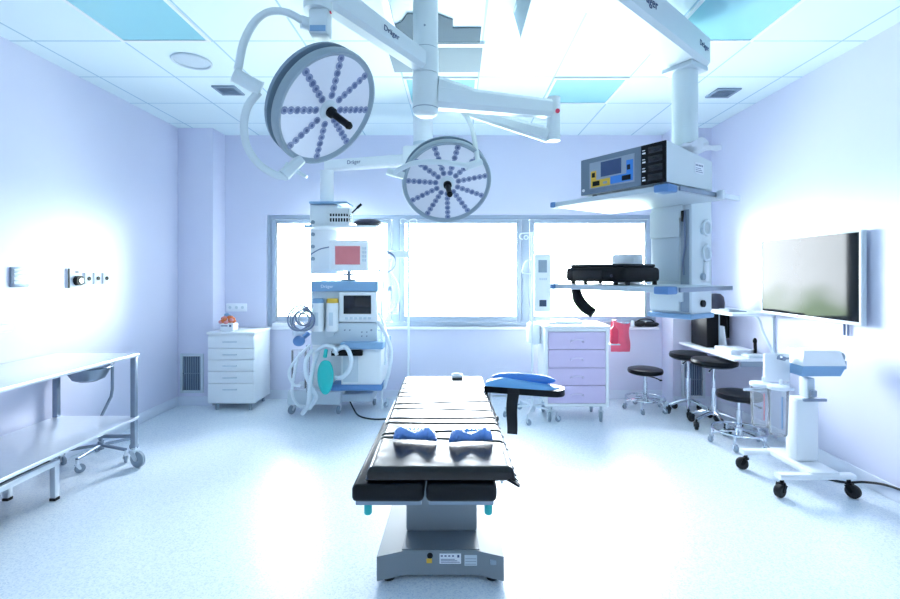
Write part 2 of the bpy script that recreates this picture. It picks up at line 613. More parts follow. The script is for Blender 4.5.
t = thing('ceiling_speaker', 'round white ceiling speaker left of the surgical lamps', 'speaker', (-2.0, 3.56, H))
MB().torus((-2.0, 3.56, H - .006), .13, .010).build('speaker_rim', M_pale, t)
MB().lathe([(0, -.012), (.06, -.012), (.12, -.004), (.124, 0)], (-2.0, 3.56, H)).build('speaker_grille', M_pale, t)

t = thing('ceiling_grey_panel', 'flat pale grey rectangular ceiling panel right behind the central light column', 'ceiling panel', (-.13, 3.52, H))  # thin flat plate giving the ceiling a pale grey rectangle
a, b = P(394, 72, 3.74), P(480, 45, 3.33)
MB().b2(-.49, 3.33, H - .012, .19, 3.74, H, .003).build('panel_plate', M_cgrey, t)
MB().b2(-.50, 3.27, H - .016, .20, 3.32, H, .003).build('panel_rail', M_white, t)
t = thing('ceiling_stepped_plate', 'darker grey stepped ceiling plate nearest the central light column', 'ceiling panel', (-.1, 3.1, H))  # thin plate giving the ceiling a darker grey area with stepped outline
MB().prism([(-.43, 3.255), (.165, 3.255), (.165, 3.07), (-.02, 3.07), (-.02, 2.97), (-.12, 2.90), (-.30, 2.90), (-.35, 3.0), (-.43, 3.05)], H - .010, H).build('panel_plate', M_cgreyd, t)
for s, xb, xt, nm in ((1, .41, .36, 'right'), (-1, -.37, -.40, 'left')):
    t = thing('ceiling_flow_skirt', 'translucent blue-grey hanging air flow skirt on the ceiling, %s of the central column' % nm, 'air curtain', (xt, 2.3, H))
    m = MB()
    m.add([(xb - .006, 1.6, 2.90), (xb + .006, 1.6, 2.90), (xt + .006, 1.6, H), (xt - .006, 1.6, H),
           (xb - .006, 2.9, 2.90), (xb + .006, 2.9, 2.90), (xt + .006, 2.9, H), (xt - .006, 2.9, H)],
          [[0, 1, 2, 3], [7, 6, 5, 4], [0, 4, 5, 1], [1, 5, 6, 2], [2, 6, 7, 3], [3, 7, 4, 0]])
    m.build('skirt_sheet', M_acryl, t)
    MB().b2(xb - .02, 1.6, 2.875, xb + .02, 2.905, 2.90, .003).build('edge_rail', M_white, t)

# ------------------------------------------------------------------ surgical lights
CXc, CYc = (425.5 - CX) * 2.7 / FOC, 2.7
t = thing('ceiling_support_column', 'thick white central ceiling column carrying both surgical lamps', 'ceiling column', (CXc, CYc, H))
MB().cyl((CXc, CYc, 2.755), (CXc, CYc, H - .03), .072, n=32).build('column_tube', M_armw, t)
MB().lathe([(.072, 0), (.14, .012), (.15, .03)], (CXc, CYc, H - .03)).build('ceiling_flange', M_armw, t)
MB().cyl((CXc, CYc - .0722, 2.86), (CXc, CYc - .075, 2.86), .006, n=10).build('screw', M_steeld, t)


def lamp_head(root, L, n, R, spokes, phase, twist):
    """round LED lamp head, face centre L, facing n"""
    n = Vector(n).normalized()
    up = Vector((0, 0, 1))
    x = up.cross(n).normalized()
    y = n.cross(x)
    F = basis(L, x, y)                       # local z = facing direction

    # back shell
    MB().lathe([(0, -.108), (R * .5, -.106), (R * .88, -.096), (R * .98, -.080), (R * .99, -.060), (R * .86, -.052), (0, -.052)], n=64, M=F).build('back_shell', M_shell, root)
    r = MB()
    r.lathe([(R * .90, -.03), (R * .985, -.03), (R, -.018), (R, .006), (R * .985, .016), (R * .955, .017), (R * .93, .008), (R * .90, .004)], n=64, M=F, ring=True)
    rim = r.build('rim', M_rim, root)
    br = MB()
    for k in range(6):
        a = k * PI / 3 + .3
        br.cyl(F @ Vector((R * .86 * math.cos(a), R * .86 * math.sin(a), -.054)), F @ Vector((R * .86 * math.cos(a), R * .86 * math.sin(a), -.004)), .012, n=8)
    br.build('spacer', M_rim, rim)
    MB().lathe([(0, -.006), (R * .93, -.006), (R * .93, .003), (0, .003)], n=64, M=F).build('face_plate', M_lface, root)
    for k in range(spokes):
        a = phase + k * 2 * PI / spokes
        ca, sa = math.cos(a), math.sin(a)
        m = MB()
        W = F @ Matrix.Rotation(a, 4, 'Z')
        m.b2(R * .22, -.021, .003, R * .90, .021, .0042, M=W)
        nl = 6
        for j in range(nl):
            rr = R * (.26 + .60 * j / (nl - 1))
            c = W @ Vector((rr, 0, .004))
            m.cur = 1
            m.lathe([(.0185, 0), (.0185, .003), (.0145, .0045), (.0125, .002), (0, .002)], c, n, n=12)
            m.cur = 2
            m.cyl(c + n * .0022, c + n * .0045, .008 if (j * 7 + k * 3) % 3 else .0115, n=10)
        m.build('led_row', [M_lface, M_led, M_leddk], root)
    h = MB()
    h.lathe([(R * .17, .003), (R * .16, .012), (R * .10, .02), (0, .022)], n=32, M=F)
    h.build('centre_hub', M_armw, root)
    hd = MB()
    hd.lathe([(.026, .02), (.026, .038), (.017, .05), (.0165, .14), (.019, .15), (.014, .162), (0, .165)], n=20, M=F)
    hd.build('sterile_handle', M_black, root)
    return F


# left lamp
L1 = P(327.5, 109.5, 2.2)
n1 = (.718, -.315, -.589)
s1 = thing('surgical_light', 'large round surgical lamp on the left, tilted, with eight LED rows', 'surgical light', L1, 0, 'round surgical lamps under the ceiling')
R1 = .282
F1 = lamp_head(s1, L1, n1, R1, 8, .35, 0)
E1 = P(318, -14, 2.08)
hub1 = MB()
hub1.cyl((CXc, CYc, 2.612), (CXc, CYc, 2.75), .0745, n=32)
hub1.build('arm_hub', M_armw, s1)
ring = MB().cyl((CXc, CYc, 2.7502), (CXc, CYc, 2.7548), .071, n=32)
ring.build('bearing_ring', M_steeld, s1)
A0 = Vector((CXc - .03, CYc - .05, 2.675))
A1 = Vector((E1.x, E1.y, 2.735))
am = MB().bar(A0, A1, .095, .115, .095, .14, .22)
arm1 = am.build('spring_arm', M_armw, s1)
d1 = (A1 - A0).normalized()
side = d1.cross(Vector((0, 0, 1))).normalized()   # points to one flank
up1 = side.cross(d1)
mid = A0 + (A1 - A0) * .40
for sgn in (1, -1):
    if (side * sgn).y < 0:
        sgnf = sgn
q = mid + side * sgnf * .0495
xdir = -d1 if (d1.x < 0) else d1
text_part('brand_mark', 'Dräger', .040, M_ink, basis(q, xdir, up1), s1)
jt = MB()
jt.cyl((E1.x, E1.y, 2.63), (E1.x, E1.y, 2.83), .062, n=24)
jt.build('elbow_joint', M_armw, s1)
bx = MB()
b0, b1 = P(311, 38, 2.08), P(330, 2, 2.08)
bx.b2(b0.x, 2.04, b0.z, b1.x, 2.12, 2.63, .012)
db = bx.build('joint_box', M_armw, s1)
MB().b2(b0.x + .008, 2.036, b0.z + .01, b1.x - .008, 2.0405, b0.z + .035, .001).build('status_display', M_bluel, db)
MB().cyl((b1.x, 2.08, b0.z + .12), (b1.x + .006, 2.08, b0.z + .12), .012, n=14).build('red_stop', M_red, db)
yk = MB()
yp = [P(311, 24, 2.08), P(303, 21, 2.06), P(288, 13, 2.03), P(270, 12, 2.0), P(255, 22, 1.98), P(244, 42, 1.96), P(238, 70, 1.95)]
yk.tube(yp, .0165, 12, 6)
yk.cyl(P(311, 25, 2.08), P(301, 22, 2.06), .028, n=14)
yk.build('upper_yoke', M_armw, s1)
J0, J1 = P(235, 75, 1.95), P(260, 89, 1.99)
jc = MB().cyl(J0, J1, .030, n=20)
dj = (J1 - J0).normalized()
jc.cyl(J0 - dj * .004, J0, .033, n=20).cyl(J1, J1 + dj * .004, .033, n=20)
jc.build('yoke_joint', M_armw, s1)
lo = MB()
lp = [P(259, 92, 1.99), P(248, 106, 1.99), P(244, 125, 2.0), P(247, 146, 2.02), P(258, 163, 2.05), P(274, 174, 2.08), P(286, 177, 2.11)]
lo.tube(lp, .0165, 12, 6)
lo.build('lower_yoke', M_armw, s1)
# clamp at the lowest rim point
cp = P(291, 166, 2.13)
cl = MB()
cl.bar(P(283, 176, 2.10), P(300, 160, 2.16), .05, .05, .06, .04, .2)
cl.bar(P(286, 165, 2.14), P(307, 177, 2.14), .03, .03, .02, .012, .2)
cl.build('rim_clamp', M_armw, s1)

# right lamp
L2 = P(447, 183, 3.0)
n2 = (.13, -.78, -.61)
s2 = thing('surgical_light', 'round surgical lamp right of centre in front of the window, facing the camera', 'surgical light', L2, 0, 'round surgical lamps under the ceiling')
R2 = .286
lamp_head(s2, L2, n2, R2, 11, .25, 0)
hb = MB()
hb.lathe([(.05, 2.375), (.066, 2.385), (.0745, 2.41), (.0745, 2.608)], (CXc, CYc, 0), n=32)
hb.build('arm_hub', M_armw, s2)
MB().cyl((CXc, CYc, 2.4115), (CXc, CYc, 2.4165), .0755, n=32).build('bearing_ring', M_steeld, s2)
B0 = Vector((CXc + .06, CYc + .02, 2.49))
B1 = P(550, 109, 2.92)
a2 = MB().bar(B0, B1, .11, .135, .09, .105, .25)
a2.bar(B0 + Vector((0, 0, .028)), B0 + (B1 - B0) * .32 + Vector((0, 0, .004)), .10, .185, .10, .125, .3)
ob = a2.build('support_arm', M_armw, s2)
el = MB()
ex, ey = P(553.5, 100, 2.94).x, 2.94
el.cyl((ex, ey, P(0, 141, 2.94).z), (ex, ey, P(0, 98, 2.94).z), .042, n=20)
eo = el.build('elbow_joint', M_armw, s2)
rc = P(557.5, 111, 2.895)
MB().cyl(rc, rc + Vector((0, -.006, 0)), .014, n=14).build('red_button', M_red, eo)
sp = MB().bar(P(549, 136, 2.95), P(466, 111, 3.12), .075, .085, .06, .06, .25)
sp.build('spring_arm', M_armw, s2)
y2 = MB().tube([P(462, 111, 3.12), P(468, 119, 3.06), P(473, 132, 2.98), P(476, 150, 2.90), P(478, 163, 2.84)], .0155, 12, 6)
y2.build('upper_yoke', M_armw, s2)
MB().cyl(P(481, 162, 2.84), P(466, 167, 2.80), .022, n=16).build('yoke_joint', M_armw, s2)
y3 = MB().tube([P(469, 166, 2.80), P(455, 164, 2.74), P(437, 162, 2.72), P(415, 163, 2.74), P(402, 168, 2.80), P(395, 172, 2.86)], .0155, 12, 6)
y3.build('lower_yoke', M_armw, s2)
c2 = MB().bar(P(387, 171, 2.87), P(404, 176, 2.89), .045, .04, .04, .04, .2)
c2.bar(P(398, 172, 2.89), P(398, 187, 2.89), .03, .03, .02, .015, .2)
c2.build('rim_clamp', M_armw, s2)

# ------------------------------------------------------------------ anaesthesia pendant
hx, hy = P(423, 0, 4.85).x, 4.85
pendx, pendy = -1.40, 5.10
pz = 2.63
t = thing('ceiling_supply_pendant', 'pale ceiling pendant with long horizontal arm and white column above the anaesthesia machine', 'equipment pendant', (hx, hy, H))
MB().cyl((hx, hy, 2.76), (hx, hy, H), .10, n=28).build('ceiling_post', M_white, t)
MB().cyl((hx, hy, 2.78), (hx, hy, 2.81), .104, n=28).build('bearing_ring', M_pale, t)
ham = MB().b2(hx - .20, hy - .12, 2.55, hx + .12, hy + .12, 2.76, .03)
ham.build('arm_housing', M_white, t)
hm = MB().bar((hx - .18, hy, pz), (pendx, pendy, pz), .12, .11, .12, .11, .15)
ho = hm.build('horizontal_arm', M_white, t)
dv = (Vector((pendx, pendy, 0)) - Vector((hx - .18, hy, 0))).normalized()
pm = P(354, 161, 4.93)
text_part('brand_mark', 'Dräger', .055, M_ink, basis((pm.x, 4.915, 2.63), -dv, (0, 0, 1)), t)
dt = MB().cyl((pendx, pendy, 2.20), (pendx, pendy, 2.575), .072, n=24)
dt.build('drop_tube', M_white, t)
pb_ = MB().b2(-1.56, 5.0, 1.46, -1.26, 5.25, 2.20, .02)
pb_.build('service_column', M_white, t)
# gas and power outlets on the flank, facing the room
ga = MB()
for k in range(4):
    ga.cyl((-1.52, 5.0, 1.62 + k * .13), (-1.52, 4.985, 1.62 + k * .13), .02, n=12)
ga.build('outlet_row', M_grey, t)
MB().b2(-1.55, 4.95, 2.20, -1.15, 5.27, 2.225, .006).build('top_shelf', M_bluel, t)
MB().b2(-1.54, 4.76, 1.93, -.80, 5.3, 1.955, .006).build('middle_shelf', M_white, t)
MB().b2(-1.54, 4.752, 1.93, -1.46, 4.762, 1.96, .003).build('shelf_corner', M_bluel, t)

t = thing('wire_basket', 'small white slotted basket on the pendant shelf above the red monitor', 'basket', (-1.2, 4.9, 1.956))
k = MB()
x0, x1, y0, y1, z0, z1 = -1.32, -1.09, 4.78, 4.98, 1.957, 2.13
k.b2(x0, y0, z0, x1, y1, z0 + .008)
for za, zb in ((z0 + .008, z0 + .035), (z0 + .072, z0 + .09), (z0 + .125, z1)):
    k.b2(x0, y0, za, x1, y0 + .006, zb).b2(x0, y1 - .006, za, x1, y1, zb).b2(x0, y0, za, x0 + .006, y1, zb).b2(x1 - .006, y0, za, x1, y1, zb)
for i in range(9):
    xx = x0 + i * (x1 - x0 - .008) / 8
    k.b2(xx, y0, z0, xx + .008, y0 + .006, z1).b2(xx, y1 - .006, z0, xx + .008, y1, z1)
k.build('basket_body', M_white, t)
MB().b2(x0 + .02, y0 + .02, z0 + .01, x1 - .02, y1 - .02, z0 + .12, .01).build('contents', M_black, t)
hd = MB().tube([P(352, 213, 4.85), P(356, 209, 4.85), P(361, 204, 4.86)], .008, 8, 4)
hd.cyl(P(357, 208, 4.855), P(361.5, 204, 4.86), .014, n=10)
tag(hd.build('laryngoscope', M_black), 'thin black handle sticking up out of the white slotted basket', 'medical tool')
dd = MB()
c = P(368.5, 226, 4.95)
dd.lathe([(0, 0), (.10, .004), (.145, .03), (.15, .045), (.10, .07), (0, .08)], (c.x, 4.93, 1.956), n=32)
tag(dd.build('head_cushion', M_dome), 'flat dark grey round cushion on the pendant shelf beside the basket', 'cushion')

# ------------------------------------------------------------------ anaesthesia machine
mx0 = P(345, 410, 4.9)
t = thing('anaesthesia_machine', 'tall white and blue anaesthesia machine on wheels in front of the window', 'anaesthesia machine', (mx0.x, 5.0, 0))
m = MB().pb(287, 391, 340, 405, 4.85, 5.3, .015)
m.pb(340, 394, 372, 402, 4.95, 5.3, .015)
m.build('wheeled_base', M_pale, t)
for cx_, cy_, a in ((-1.70, 4.92, 4.2), (-1.22, 4.92, 4.6), (-1.70, 5.26, 1.2), (-.90, 5.2, 1.9)):
    caster(t, cx_, cy_, .045, a, M_steel, M_grey, .12)
m = MB().pb(312, 330, 345, 393, 4.95, 5.3, .012)
m.build('gas_column', M_white, t)
m = MB().pb(311, 291, 377, 345, 4.86, 5.3, .012)
m.build('upper_cabinet', M_pale, t)
MB().pb(310.5, 281, 378, 291.5, 4.83, 5.32, .010).build('top_board', M_bluel, t)
text_part('brand_mark', 'Dräger', .045, M_paper, basis((P(327, 287, 4.83).x, 4.829, P(0, 286.5, 4.83).z), (1, 0, 0), (0, 0, 1)), t)
sb = MB().pb(339, 292, 377, 322, 4.80, 4.86, .010).build('screen_housing', M_white, t)
MB().pb(343.5, 295.5, 371, 314, 4.794, 4.801, .002).build('screen', M_screen, sb)
for i in range(6):
    MB().pb(345 + i * 4.6, 317, 348 + i * 4.6, 319.5, 4.794, 4.801, .002).build('soft_key', M_pale, sb)
cpn = MB().pb(325, 323, 377, 343.5, 4.82, 4.86, .006).build('control_panel', M_pale, t)
for i, (px, py, r) in enumerate(((332, 333, .018), (345, 330, .008), (350, 330, .008), (362, 332, .008), (367, 332, .008), (362, 336, .008), (367, 336, .008), (371.5, 330, .011))):
    c = P(px, py, 4.82)
    MB().cyl(c, c + Vector((0, -.014, 0)), r, n=12).build('knob', M_grey if i in (3, 4, 5, 6) else M_steeld, cpn)
dr = MB().pb(341, 349, 381, 387, 4.76, 5.28, .010).build('drawer_unit', M_white, t)
MB().pb(343, 352, 358, 382, 4.752, 4.762, .003).build('drawer_front', M_pale, dr)
MB().pb(360, 352, 379, 382, 4.752, 4.762, .003).build('drawer_front', M_white, dr)
MB().pb(340, 343, 383, 349.5, 4.70, 5.28, .010).build('work_ledge', M_bluel, t)
m = MB()
a, b = P(330, 391, 4.74), P(382, 385, 4.74)
m.b2(a.x, 4.74, a.z, b.x, 5.26, b.z, .010)
m.build('lower_trim', M_blue, t)
tr = MB().pb(331, 351, 362, 356, 4.70, 4.94, .006)
tr.build('instrument_tray', M_black, t)
for i in range(2):
    xa = 312 + i * 14.5
    c = P(xa + 6, 330, 4.80)
    v = MB()
    v.cyl((c.x, 4.80, P(0, 331, 4.8).z), (c.x, 4.80, P(0, 303, 4.8).z), .060, n=24)
    v.b2(c.x - .055, 4.80, P(0, 329, 4.8).z, c.x + .055, 4.86, P(0, 305, 4.8).z, .01)
    vo = v.build('vaporizer', M_white, t)
    MB().lathe([(.060, 0), (.060, .03), (.052, .045), (0, .048)], (c.x, 4.80, P(0, 302.8, 4.8).z), n=24).build('dial_cap', (M_bluel, M_yellow)[i], vo)
    MB().b2(c.x - .02, 4.736, P(0, 325, 4.8).z, c.x + .02, 4.742, P(0, 312, 4.8).z, .002).build('scale_window', M_pale, vo)
# flow valve and absorber
c = P(299, 341, 4.78)
v = MB().ell((c.x, 4.78, c.z), (.062, .05, .055), 18, 12)
v.cyl((c.x + .02, 4.80, c.z + .02), (c.x + .06, 4.88, c.z + .06), .025, n=12)
v.build('flow_valve', M_blue, t)
v = MB().lathe([(.05, 0), (.058, .02), (.058, .10), (.045, .13), (0, .135)], (P(298, 0, 4.85).x, 4.86, P(0, 336, 4.85).z), n=20)
v.cyl(P(303, 330, 4.88), P(316, 336, 4.95), .02, n=10)
v.build('gauge', M_hose, t)
v = MB()
c = P(330, 332, 4.8)
v.lathe([(.045, 0), (.05, .01), (.05, .03), (0, .035)], (c.x, 4.815, c.z), (0, -1, 0), n=20)
v.build('pressure_gauge', M_pale, t)
v = MB()
v.cyl(P(299, 388, 4.85), P(299, 350, 4.85), .075, n=20)
v.cyl(P(308, 392, 4.84), P(308, 345, 4.86), .02, n=12)
v.build('absorber_canister', M_canister, t)
# coiled dark hoses hung at the upper left
for i in range(7):
    c = P(299.5 + (i % 3) * 1.4, 318 + (i % 4) * 1.4, 4.66)
    MB().torus(c + Vector((0, .022 * i, 0)), .125 - .011 * i, .009, (.22 * (i % 3) - .2, -1, .3 - .16 * (i % 4)), 36, 8).build('coiled_hose', (M_hosed, M_steeld)[i % 2], t)
MB().cyl(P(300, 308, 4.73), P(316, 305, 4.88), .010, n=8).build('hose_hook', M_steel, t)
# white corrugated breathing hoses


def corr(pts, r, name='breathing_hose', mt=M_hose, n=10, waves=60):
    m = MB()
    m.tube(pts, lambda tt: r * (1 + .10 * math.sin(tt * waves * 2 * PI)), n, 22)
    return m.build(name, mt, t)


corr([P(333, 352, 4.72), P(345, 347, 4.66), P(351, 358, 4.64), P(349, 370, 4.64), P(340, 378, 4.66), P(329, 375, 4.70)], .022)
corr([P(318, 352, 4.76), P(313, 368, 4.68), P(310, 390, 4.66), P(308, 405, 4.68), P(302, 414, 4.70)], .022)
corr([P(312, 350, 4.80), P(306, 360, 4.70), P(306, 375, 4.68), P(313, 390, 4.68), P(316, 398, 4.68), P(309, 409, 4.70)], .020)
corr([P(310, 345, 4.84), P(297, 358, 4.72), P(289, 372, 4.72), P(293, 384, 4.74), P(300, 386, 4.78)], .014)
corr([P(300, 352, 4.80), P(296, 365, 4.76), P(292, 392, 4.74), P(298, 405, 4.74), P(310, 409, 4.74)], .014)
corr([P(316, 352, 4.78), P(324, 346, 4.66), P(333, 347, 4.64), P(337, 355, 4.66)], .018)
g = MB()
g.ell(P(325.5, 375, 4.62), (.080, .06, .195), 24, 16, f=lambda d: 1 - .25 * max(0, d.z) ** 2)
g.cyl(P(325, 357, 4.63), P(326, 350, 4.68), .02, n=12)
g.build('breathing_bag', M_cyan, t)
pp = MB().cyl((P(382, 0, 4.9).x, 4.9, .06), (P(382, 0, 4.9).x, 4.9, P(0, 300, 4.9).z), .012, n=12)
pp.cyl(P(377, 330, 4.9), P(383, 330, 4.9), .01, n=8)
pp.build('side_pole', M_hose, t)
corr([P(378, 322, 4.86), P(386, 335, 4.80), P(391, 352, 4.80), P(389, 370, 4.82), P(384, 388, 4.86)], .020)
corr([P(378, 312, 4.90), P(384, 325, 4.86), P(386, 345, 4.84), P(385, 365, 4.84)], .012)

t = thing('patient_monitor', 'white bedside monitor with glowing red screen standing on the anaesthesia machine', 'monitor', (P(348, 0, 4.9).x, 4.95, P(0, 281, 4.83).z))
zt = P(0, 281, 4.83).z
m = MB().b2(P(341, 0, 4.9).x, 4.88, zt, P(356, 0, 4.9).x, 5.02, zt + .015, .005)
m.cyl((P(348, 0, 4.9).x, 4.95, zt + .015), (P(348, 0, 4.9).x, 4.95, zt + .12), .022, n=14)
m.b2(P(342, 0, 4.9).x, 4.90, zt + .055, P(354, 0, 4.9).x, 4.99, zt + .075, .005)
m.build('stand', M_steeld, t)
a, b = P(329, 270.5, 4.86), P(368, 240, 4.86)
cs = MB().b2(a.x, 4.86, zt + .10, b.x, 4.985, b.z, .018, 3).build('monitor_case', M_white, t)
MB().pb(335, 246, 360, 264.5, 4.854, 4.862, .002).build('screen', M_pinkscr, cs)
for i in range(4):
    for j in range(2):
        MB().pb(362 + j * 2.4, 247 + i * 4, 363.8 + j * 2.4, 249.6 + i * 4, 4.856, 4.862, .001).build('key', M_pale, cs)
cb = MB().tube([P(329, 247, 4.92), P(318, 250, 4.88), P(305, 259, 4.86), P(294, 271, 4.86), P(290, 281, 4.84), P(292, 300, 4.78)], .006, 8, 6)
cb.build('sensor_cable', M_hosed, t)

fc = MB().tube([P(347, 394, 5.1) * 1, Vector((P(352, 0, 4.9).x, 4.95, .05)), Vector((P(358, 0, 4.75).x, 4.8, .012)), Vector((P(372, 0, 4.7).x, 4.7, .01)),
                Vector((P(386, 0, 4.7).x, 4.7, .01)), Vector((P(400, 0, 4.7).x, 4.72, .01)), Vector((-.2, 4.75, .01)), Vector((.1, 4.8, .01))], .008, 8, 8)
tag(fc.build('power_cord', M_rubber), 'dark cable lying on the floor behind the operating table beside the anaesthesia machine', 'cable')

# ------------------------------------------------------------------ infusion stands
def iv_stand(x, y, top, label, nlegs=5, phase=.3, rl=.28, hooks=True):
    t = thing('infusion_stand', label, 'drip stand', (x, y, 0), 0, None)
    MB().cyl((x, y, .09), (x, y, top), .0125, n=12).build('pole', M_hose, t)
    MB().cyl((x, y, .06), (x, y, .13), .03, n=14).build('base_hub', M_steel, t)
    for k in range(nlegs):
        a = phase + 2 * PI * k / nlegs
        e = Vector((x + rl * math.cos(a), y + rl * math.sin(a), .10))
        MB().bar((x + .025 * math.cos(a), y + .025 * math.sin(a), .115), e, .022, .02, .018, .016, .2).build('leg', M_steel, t)
        caster(t, e.x, e.y, .030, a + 1.0, M_pale, M_grey, .10, .022)
    if hooks:
        for s in (-1, 1):
            h = MB().tube([(x, y, top - .01), (x + s * .05, y, top + .012), (x + s * .085, y, top + .005), (x + s * .09, y, top - .03), (x + s * .075, y, top - .04)], .005, 8, 5)
            h.build('hook', M_steel, t)
    return t


ivx, ivy = P(408.5, 0, 5.12).x, 5.12
t = iv_stand(ivx, ivy, P(0, 220, 5.12).z, 'white drip stand with a horizontal rod standing behind the operating table', 5, .5, .24)
MB().b2(P(389, 0, 5.1).x, 5.09, P(0, 258, 5.1).z, ivx + .01, 5.15, P(0, 250.5, 5.1).z, .01).build('cross_bar', M_hose, t)
rg = P(385, 262, 5.06)
r_ = MB().torus((rg.x, 5.06, rg.z), .115, .007, (.1, -1, .1), 36, 8)
r_.torus((rg.x + .01, 5.05, rg.z - .005), .105, .006, (0, -1, .2), 36, 8)
r_.build('coiled_line', M_hosed, t)
dl = MB().tube([P(393, 258, 5.06), P(391, 272, 5.05), P(397, 283, 5.04), P(399, 296, 5.04), P(394, 308, 5.04), P(388, 312, 5.05)], .011, 8, 6)
dl.build('drip_line', M_hose, t)
MB().pb(388, 286, 392, 291, 5.03, 5.06, .004).build('roller_clamp', M_grey, t)
MB().pb(387, 303, 398, 314, 5.03, 5.07, .01).build('drip_bag', M_canister, t)

ivx, ivy = P(532.5, 0, 4.78).x, 4.80
t = iv_stand(ivx, ivy, P(0, 232, 4.8).z, 'thin white drip stand between the table arm board and the lilac drawer cart', 5, -1.9, .27, False)
h = MB()
h.tube([(ivx, ivy, P(0, 233, 4.8).z), P(526, 233, 4.8), P(520.5, 234, 4.8), P(520, 238, 4.8), P(523, 239.5, 4.8)], .006, 8, 4)
h.torus(P(526, 237.5, 4.8), .02, .005, (0, 1, 0), 16, 6)
h.build('hook', M_hose, t)
h = MB()
h.tube([(ivx, ivy, P(0, 260, 4.8).z), P(526, 261, 4.8), P(523, 267, 4.8), P(522.5, 273, 4.8), P(532, 273.5, 4.8)], .007, 8, 4)
h.build('line_holder', M_hose, t)
m = MB().b2(ivx + .016, 4.74, P(0, 312, 4.75).z, P(551, 0, 4.75).x, 4.86, P(0, 254, 4.75).z, .015)
pm_ = m.build('infusion_pump', M_paper, t)
MB().pb(538.5, 260, 547, 272.5, 4.734, 4.742, .002).build('pump_screen', M_grey, pm_)
MB().pb(539.5, 300, 546.5, 306.5, 4.734, 4.742, .002).build('pump_screen', M_ventd, pm_)
for k in range(4):
    MB().pb(539.5 + k * 2, 278, 540.8 + k * 2, 280, 4.736, 4.742).build('pump_key', M_pale, pm_)

# ------------------------------------------------------------------ white drawer cabinet on the left
t = thing('drawer_cabinet', 'white five-drawer cabinet on short feet left of the window', 'cabinet', (-2.4, 5.22, 0))
x0, x1, y0, y1 = -2.645, -2.15, 5.0, 5.44
MB().b2(x0, y0 + .02, .075, x1, y1, .815, .004).build('carcass', M_white, t)
MB().b2(x0 - .01, y0 - .005, .815, x1 + .01, y1, .84, .005).build('top_panel', M_white, t)
zs = [.80, .665, .545, .42, .295, .08]
for k in range(5):
    d = MB().b2(x0 + .004, y0, zs[k + 1] + .005, x1 - .004, y0 + .022, zs[k] - .003, .004).build('drawer', M_white, t)
    zc = zs[k] - .062
    h = MB()
    for s in (-1, 1):
        h.cyl(((x0 + x1) / 2 + s * .06, y0, zc), ((x0 + x1) / 2 + s * .06, y0 - .022, zc), .005, n=8)
    h.cyl(((x0 + x1) / 2 - .075, y0 - .022, zc), ((x0 + x1) / 2 + .075, y0 - .022, zc), .006, n=10)
    h.build('handle', M_pale, d)
for fx in (x0 + .08, x1 - .06):
    for fy in (y0 + .05, y1 - .05):
        MB().cyl((fx, fy, 0), (fx, fy, .076), .016, n=12).build('foot', M_grey, t)

fb = thing('flower_box', 'small white box of orange and pink flowers on the white drawer cabinet', 'flower box', (-2.48, 5.12, .84))
MB().b2(-2.545, 5.06, .842, -2.395, 5.18, .925, .012).build('planter', M_paper, fb)
bl = MB()
for k in range(22):
    bl.cur = k % 2
    bl.ell((-2.47 + random.uniform(-.075, .075), 5.12 + random.uniform(-.06, .04), .945 + random.uniform(-.015, .045)), (.024, .024, .02), 10, 6)
bl.build('blossom', [M_orange, M_rose], fb)
bd = MB().ell((-2.50, 5.13, 1.01), (.03, .025, .022), 12, 8).ell((-2.46, 5.12, 1.0), (.02, .02, .018), 10, 6)
bd.build('blue_bloom', M_bluel, fb)
MB().b2(-2.53, 5.055, .895, -2.46, 5.061, .905).b2(-2.44, 5.055, .89, -2.42, 5.061, .91).build('ribbon', M_ink, fb)

t = thing('wall_socket', 'white double socket strip on the back wall above the white drawer cabinet', 'socket', (P(236, 0, 5.5).x, 5.5, 1.13))
so = MB().pb(226, 303.5, 246.5, 311.5, 5.482, 5.5, .004).build('socket_plate', M_paper, t)
for px in (230, 236.5, 242.5):
    c = P(px, 307.5, 5.482)
    MB().cyl(c, c + Vector((0, -.003, 0)), .018, n=14).build('socket_insert', M_pale, so)

# wall vents in the pilasters
def wall_vent(x0, x1, z0, z1, label):
    t = thing('wall_vent', label, 'vent', ((x0 + x1) / 2, YP, (z0 + z1) / 2), 0, None)
    f = MB()
    w = .03
    f.b2(x0, YP - .02, z0, x0 + w, YP, z1, .003).b2(x1 - w, YP - .02, z0, x1, YP, z1, .003)
    f.b2(x0 + w, YP - .02, z1 - w, x1 - w, YP, z1, .003).b2(x0 + w, YP - .02, z0, x1 - w, YP, z0 + w, .003)
    f.build('vent_frame', M_pale, t)
    MB().b2(x0 + w, YP - .004, z0 + w, x1 - w, YP, z1 - w).build('backing', M_ventd, t)
    n = 8
    for k in range(n):
        xx = x0 + w + (k + .5) * (x1 - x0 - 2 * w) / n
        MB().b2(xx - .005, YP - .016, z0 + w, xx + .005, YP - .005, z1 - w).build('slat', M_vent, t)
    MB().b2(x0 + w, YP - .018, (z0 + z1) / 2 - .004, x1 - w, YP - .012, (z0 + z1) / 2 + .004).build('cross_bar', M_vent, t)


wall_vent(-3.055, -2.80, .14, .575, 'blue-grey wall vent grille low in the left corner beside the white drawer cabinet')
wall_vent(2.50, 2.76, .08, .50, 'blue-grey wall vent grille low in the right corner behind the stools')

